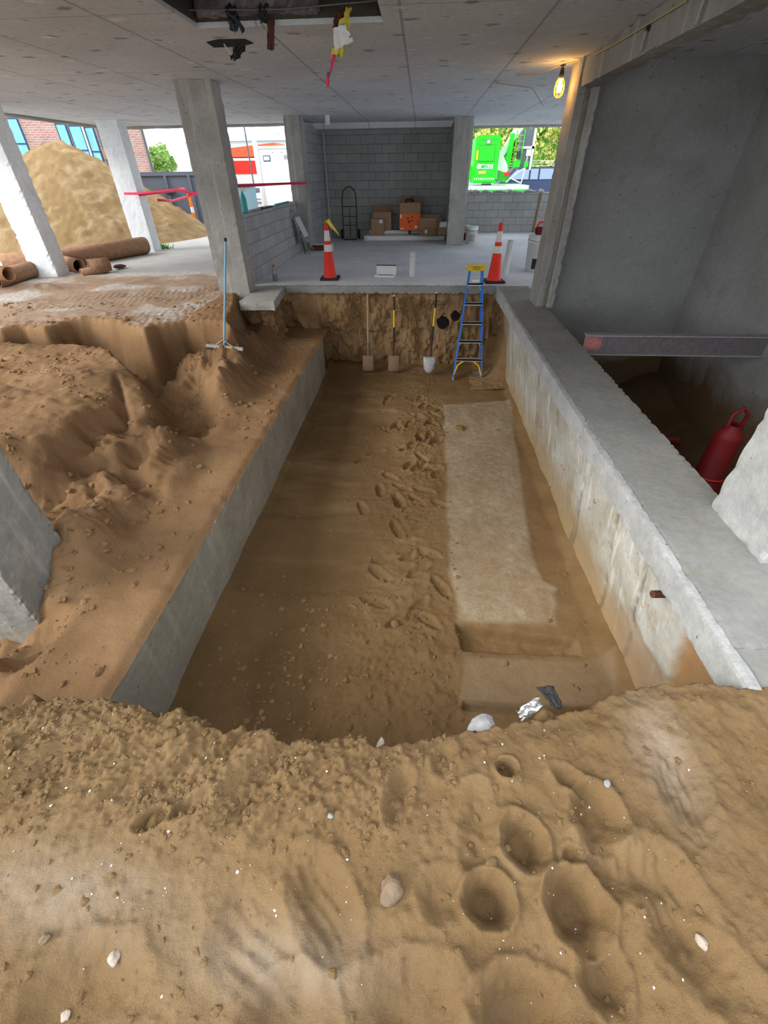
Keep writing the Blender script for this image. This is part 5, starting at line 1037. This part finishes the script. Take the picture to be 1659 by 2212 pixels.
# foliage
def tree(loc, h, r, n, mat, label, cat='tree', name='tree', seed=1, trunk=True, ls=.10, squash=1.0):
    t = thing(name, label, cat, loc); rg = np.random.RandomState(seed); blobs = [(rg.uniform(-.55, .55) * r, rg.uniform(-.5, .5) * r, h - r * squash + rg.uniform(-.6, .7) * r * squash, r * rg.uniform(.35, .62)) for _ in range(9)]
    v = []; f = []
    for i in range(n):
        b = blobs[rg.randint(len(blobs))]; d = rg.randn(3); d /= np.linalg.norm(d); c = np.array(b[:3]) + d * b[3] * (.65 + .4 * rg.rand()) * np.array([1, 1, squash]); a = rg.randn(3); a /= np.linalg.norm(a); e = np.cross(a, rg.randn(3)); e /= np.linalg.norm(e); s = ls * (.6 + .8 * rg.rand())
        o = len(v); v += [tuple(c - a * s), tuple(c + e * s * .55), tuple(c + a * s), tuple(c - e * s * .55)]; f.append((o, o + 1, o + 2, o + 3))
    core = MB()
    MB().add(v, f).build('foliage', M[mat], t, fix=False)
    mt = MB()
    for b in blobs: mt.lathe((b[0], b[1], b[2]), [(0, -b[3] * .7 * squash), (b[3] * .6, -b[3] * .4 * squash), (b[3] * .75, 0), (b[3] * .6, b[3] * .4 * squash), (0, b[3] * .7 * squash)], 10)
    mt.build('inner_foliage', M['grass'], t)
    if trunk: MB().tube([(0, 0, 0), (.05, 0, h * .4), (0, 0, h - r)], [r * .09, r * .07, r * .05], 8).build('trunk', M['bark'], t)
    return t
tree(py(333, 372, 42)[:2] + (0,), py(333, 308, 42)[2], 1.1, 1500, 'leaf', 'left of two small treetops above the pale far building', seed=2)
tree(py(361, 372, 43)[:2] + (0,), py(361, 313, 43)[2], .9, 1500, 'leaf', 'right of two small treetops above the pale far building', seed=3)
tree(py(347, 372, 30)[:2] + (.28,), py(347, 338, 30)[2] - .28, .62, 2600, 'leaf', 'bright green bush between the brick building and the parked pickup', 'bush', 'bush', 4, ls=.07)
# utility pole
t = thing('utility_pole', 'tall grey utility pole seen between the columns left of the white trailer', 'pole', (-7.6, 25.2, 0))
MB().tube([(0, 0, -.1), (-.12, 0, 8)], [.12, .09], 10).build('shaft', M['pvc'], t); MB().box((-1.1, -.05, 3.75), (.3, .05, 3.83)).build('cross_arm', M['steel'], t)
MB().tube([(-.4, .1, 0), (-.5, .1, 8)], .03, 6).build('cable', M['darkgrey'], t)
# white trailer
t = thing('white_trailer', 'plain white box trailer parked beyond the low block wall', 'trailer', (-6.45, 21.4, 0), -.03)
MB().box((0, 0, .45), (4.4, 2.4, 2.42)).build('body', M['white'], t, bevel=.05)
MB().box((-.02, -.03, 2.36), (4.42, 2.43, 2.44)).build('roof_edge', M['white'], t); MB().box((-.03, -.03, .3), (.06, .0, 2.36)).build('corner_post', M['pvc'], t)
fw = MB().box((.22, -.02, 1.98), (.50, .0, 2.16)).build('vent_frame', M['frame_dark'], t); MB().box((.25, -.03, 2.01), (.47, -.018, 2.13)).build('vent', M['white'], fw)
for x in (.62, .98, 1.32): MB().lathe((x, -.001, 2.25), [(0, 0), (.02, 0), (.02, .02), (0, .02)], 10, Vector((0, -1, 0))).build('marker_light', M['grey'], t)
MB().box((1.05, -.012, 2.04), (1.62, .0, 2.16)).build('nameplate', M['grey'], t)
for x in (1.2, 2.1): MB().lathe((x, .0, .36), [(0, 0), (.34, 0), (.36, .05), (.36, .22), (0, .22)], 22, Vector((0, 1, 0))).build('wheel', M['black'], t)
# red and white truck behind the pole
t = thing('red_and_white_truck', 'red and white truck behind the utility pole beside the trailer', 'truck', (-10.6, 28.5, .28))
MB().box((0, 0, .7), (3.2, 2.2, 1.9)).build('body', M['white'], t); MB().box((-.02, -.02, 1.3), (3.22, 2.22, 1.85)).build('red_band', M['red'], t); MB().prism([(0, 0, 2.0), (3.2, 0, 2.0), (3.0, 0, 2.55), (.4, 0, 2.35)], (0, 2.1, 0)).build('roof_canopy', plain('orange_red_canopy', (.75, .12, .05), .6), t)
for x in (.6, 2.6): MB().lathe((x, -.02, .4), [(0, 0), (.38, 0), (.4, .05), (.4, .22), (0, .22)], 22, Vector((0, 1, 0))).build('wheel', M['black'], t)
text_mesh('#1', .42, M['red'], t, (2.9, -.03, 1.05), (R90, 0, 0))
t = thing('wheeled_bin', 'grey-teal wheeled garbage bin behind the low block wall', 'bin', (-6.2, 18.4, -.04))
MB().prism([(-.27, -.3, .1), (.27, -.3, .1), (.32, -.34, 1.3), (-.32, -.34, 1.3)], (0, .62, 0)).build('body', plain('grey_teal_plastic', (.18, .30, .36), .6), t); MB().box((-.35, -.38, 1.3), (.35, .34, 1.38)).build('lid', M['darkgrey'], t, bevel=.02)
for sg in (-1, 1): MB().lathe((sg * .27, .28, .12), [(0, -.03), (.12, -.03), (.12, .03), (0, .03)], 16, Vector((1, 0, 0))).build('wheel', M['black'], t)

# ================================================================== OUTSIDE RIGHT
struct(MB().box((.5, 25.5, -.04), (40, 60, .32)).build('ground_road', M['asphalt']))
def machine():
    t = thing('green_machine', 'bright green lifting machine on a flatbed seen through the right opening', 'machine', (0, 22.6, 0)); Y = 0.0
    x0, x1 = 2.08, 3.08; 
    bd = MB().prism([(x0 + .02, 0, 1.20), (x1 - .05, 0, 1.20), (x1, 0, 2.62), (x1 - .05, 0, 2.70), (x0 + .1, 0, 2.70), (x0, 0, 2.62)], (0, 1.5, 0)).build('engine_cover', M['green'], t, bevel=.03)
    MB().box((x0 + .17, -.03, 1.90), (x1 - .22, 0, 2.30)).build('access_panel', M['green'], bd, bevel=.012)
    MB().box((x0 + .15, -.012, 1.885), (x1 - .20, -.001, 1.90)).box((x0 + .15, -.012, 2.30), (x1 - .20, -.001, 2.315)).box((x0 + .13, -.012, 2.40), (x1 - .16, -.001, 2.408)).box((x0 + .13, -.012, 2.56), (x1 - .16, -.001, 2.568)).build('seam', M['green2'], bd)
    MB().box((x0 + .42, -.035, 2.42), (x0 + .58, 0, 2.56)).build('latch', M['grey'], bd, bevel=.01); MB().box((x0 + .46, -.045, 2.46), (x0 + .54, -.03, 2.53)).build('latch_window', M['paper'], bd)
    MB().box((x0 + .07, -.012, 1.94), (x0 + .15, -.001, 2.24)).build('yellow_sticker', M['yellow'], bd)
    sg = MB().box((x0 + .16, -.012, 1.66), (x1 - .22, -.001, 1.80)).build('name_sign', M['lime'], bd, bevel=.003); text_mesh('MERLO', .13, M['green2'], bd, ((x0 + x1) / 2 + .02, -.016, 1.73), (R90, 0, 0), bold=True)
    MB().lathe((x0 + .22, -.02, 1.73), [(0, -.01), (.09, -.01), (.09, .01), (0, .01)], 18, Vector((0, 1, 0))).build('round_logo', M['lime'], bd)
    MB().box((x0 + .22, -.012, 1.50), (x0 + .52, -.001, 1.60)).build('orange_sticker', plain('orange_sticker_ink', (.75, .4, .15), .6), bd)
    hz = MB()
    for k in range(10): hz.prism([(x0 + .05 + k * .085, -.012, 1.37), (x0 + .09 + k * .085, -.012, 1.37), (x0 + .12 + k * .085, -.012, 1.31), (x0 + .08 + k * .085, -.012, 1.31)], (0, .01, 0))
    hz.build('hazard_stripes', M['paper'], bd)
    MB().prism([(x1 - .02, .2, 1.3), (x1 + .42, .2, 1.35), (x1 + .40, .2, 1.75), (x1, .2, 2.3)], (0, 1.1, 0)).build('side_hood', M['lime'], t)
    MB().prism([(x1 + .02, .18, 1.25), (x1 + .50, .18, 1.2), (x1 + .5, .18, 1.48), (x1 + .02, .18, 1.62)], (0, 1.0, 0)).build('hinge_block', M['green2'], t)
    bm_ = MB(); bm_.prism([(x1 - .02, .5, 1.95), (x1 + .16, .5, 1.95), (x1 + .85, .5, 2.9), (x1 + .55, .5, 2.9)], (0, .5, 0)); bm_.build('boom', M['lime'], t)
    MB().prism([(x1 + .28, .35, 1.70), (x1 + .52, .35, 1.70), (x1 + .55, .35, 2.75), (x1 + .40, .35, 2.75)], (0, .3, 0)).build('mast', M['green'], t)
    ca = MB().box((x1 + .95, .6, 1.62), (x1 + 1.35, 1.6, 2.9)).build('cabinet', M['darkgrey'], t); MB().box((x1 + 1.33, .55, 1.6), (x1 + 1.42, .62, 2.9)).box((x1 + .93, .55, 2.28), (x1 + 1.42, .6, 2.36)).build('cabinet_trim', M['pvc'], ca)
    rl = MB()
    for x in (x1 + .62, x1 + .92): rl.tube([(x, .3, 1.8), (x, .3, 2.85)], .018, 6)
    for z in (1.98, 2.15, 2.32, 2.50, 2.68): rl.tube([(x1 + .62, .3, z), (x1 + .92, .3, z)], .016, 6)
    rl.build('access_ladder', M['green'], t)
    MB().box((x1 + .62, .2, 1.70), (x1 + .88, .5, 1.92)).build('tool_box', M['green'], t); MB().box((x1 + .70, .15, 1.98), (x1 + .84, .3, 2.2)).build('control_box', M['blackmetal'], t)
    tr = MB(); tr.tube([(x1 + .40, .1, 1.22), (x1 + .85, .1, 1.55), (x1 + 1.10, .1, 1.68)], .022, 6).tube([(x1 + 1.10, .1, 1.66), (x1 + 1.02, .1, 1.18)], .022, 6).tube([(x1 + 1.02, .1, 1.18), (x1 + .55, .1, 1.36)], .022, 6).tube([(x1 + 1.08, .1, 1.6), (x1 + 1.14, .1, 2.25)], .018, 6); tr.build('tow_frame', M['lime'], t)
    MB().box((x1 + 1.04, .04, 1.70), (x1 + 1.18, .14, 1.88)).build('green_bracket', M['green'], t); MB().box((x1 + 1.06, .04, 2.05), (x1 + 1.22, .14, 2.25)).build('mirror', M['pvc'], t)
    MB().box((x1 + .28, -.02, 1.42), (x1 + .5, .1, 1.55)).build('red_lamp', M['red'], t, bevel=.02)
    wh = MB().lathe((x0 + .6, .1, 1.18), [(0, 0), (.2, 0), (.22, .1), (.2, .2), (0, .2)], 20, Vector((0, 0, -1))).build('slew_ring', M['black'], t)
    MB().box((x0 - .5, .6, 1.3), (x0 + .05, 1.6, 1.75)).build('counterweight', M['green'], t)
    return t
machine()
t = thing('flatbed_trailer', 'green and white flatbed deck under the green machine', 'trailer', (0, 22.2, 0))
MB().box((1.3, 0, .98), (4.35, 2.6, 1.12)).build('deck', M['lime'], t); MB().box((1.3, -.03, .84), (4.35, .02, .99)).build('side_rail', M['green'], t)
for x in (1.75, 3.0, 3.6): MB().lathe((x, .02, .33), [(0, 0), (.34, 0), (.36, .05), (.36, .25), (0, .25)], 22, Vector((0, 1, 0))).build('wheel', M['black'], t)
MB().box((1.3, .3, .3), (4.3, 2.2, .84)).build('chassis', M['green2'], t)
cr = car_like('parked_car', (6.6, 30.6, .1), math.pi, 4.7, 1.62, 'car', 'dark blue car parked behind the green machine', 'car')
cr.rotation_euler = (0, 0, 0); cr.scale = (-1, 1, 1)
# chain link fence with green screen
t = thing('screened_fence', 'green screened chain link fence with barbed wire behind the parked car', 'fence', (0, 34, .1))
MB().box((1, 0, 0), (16, .03, 1.55)).build('screen', plain('faded_green_screen', (.26, .50, .46), .8), t)
wv = MB()
for k, z in enumerate((1.68, 1.8, 1.92)): wv.tube([(1, -.1 * k, z), (16, -.1 * k, z)], .012, 5)
wv.build('barbed_wire', M['pvc'], t)
for k in range(5): MB().tube([(1.5 + k * 3.2, 0, 0), (1.5 + k * 3.2, 0, 1.6), (1.5 + k * 3.2 + .1, -.25, 1.95)], .035, 8).build('post', M['pvc'], t)
for i, (x, y, h, r, m, lb) in enumerate(((2.6, 41, 5.6, 2.3, 'leaf', 'pale green tree left behind the green machine'), (5.6, 39.5, 5.2, 2.2, 'leaf2', 'yellow-green tree directly behind the machine cabinet'), (8.2, 38, 5.4, 2.4, 'leaf2', 'large yellow-green tree filling the right opening'), (11.0, 40, 5.8, 2.7, 'leaf', 'green tree at the right end beside the jamb'), (14.5, 40, 6, 3, 'leaf', 'green tree hidden mostly behind the jamb'))):
    tree((x, y, 0), h, r, 6500, m, lb, seed=20 + i, ls=.13, squash=1.15)
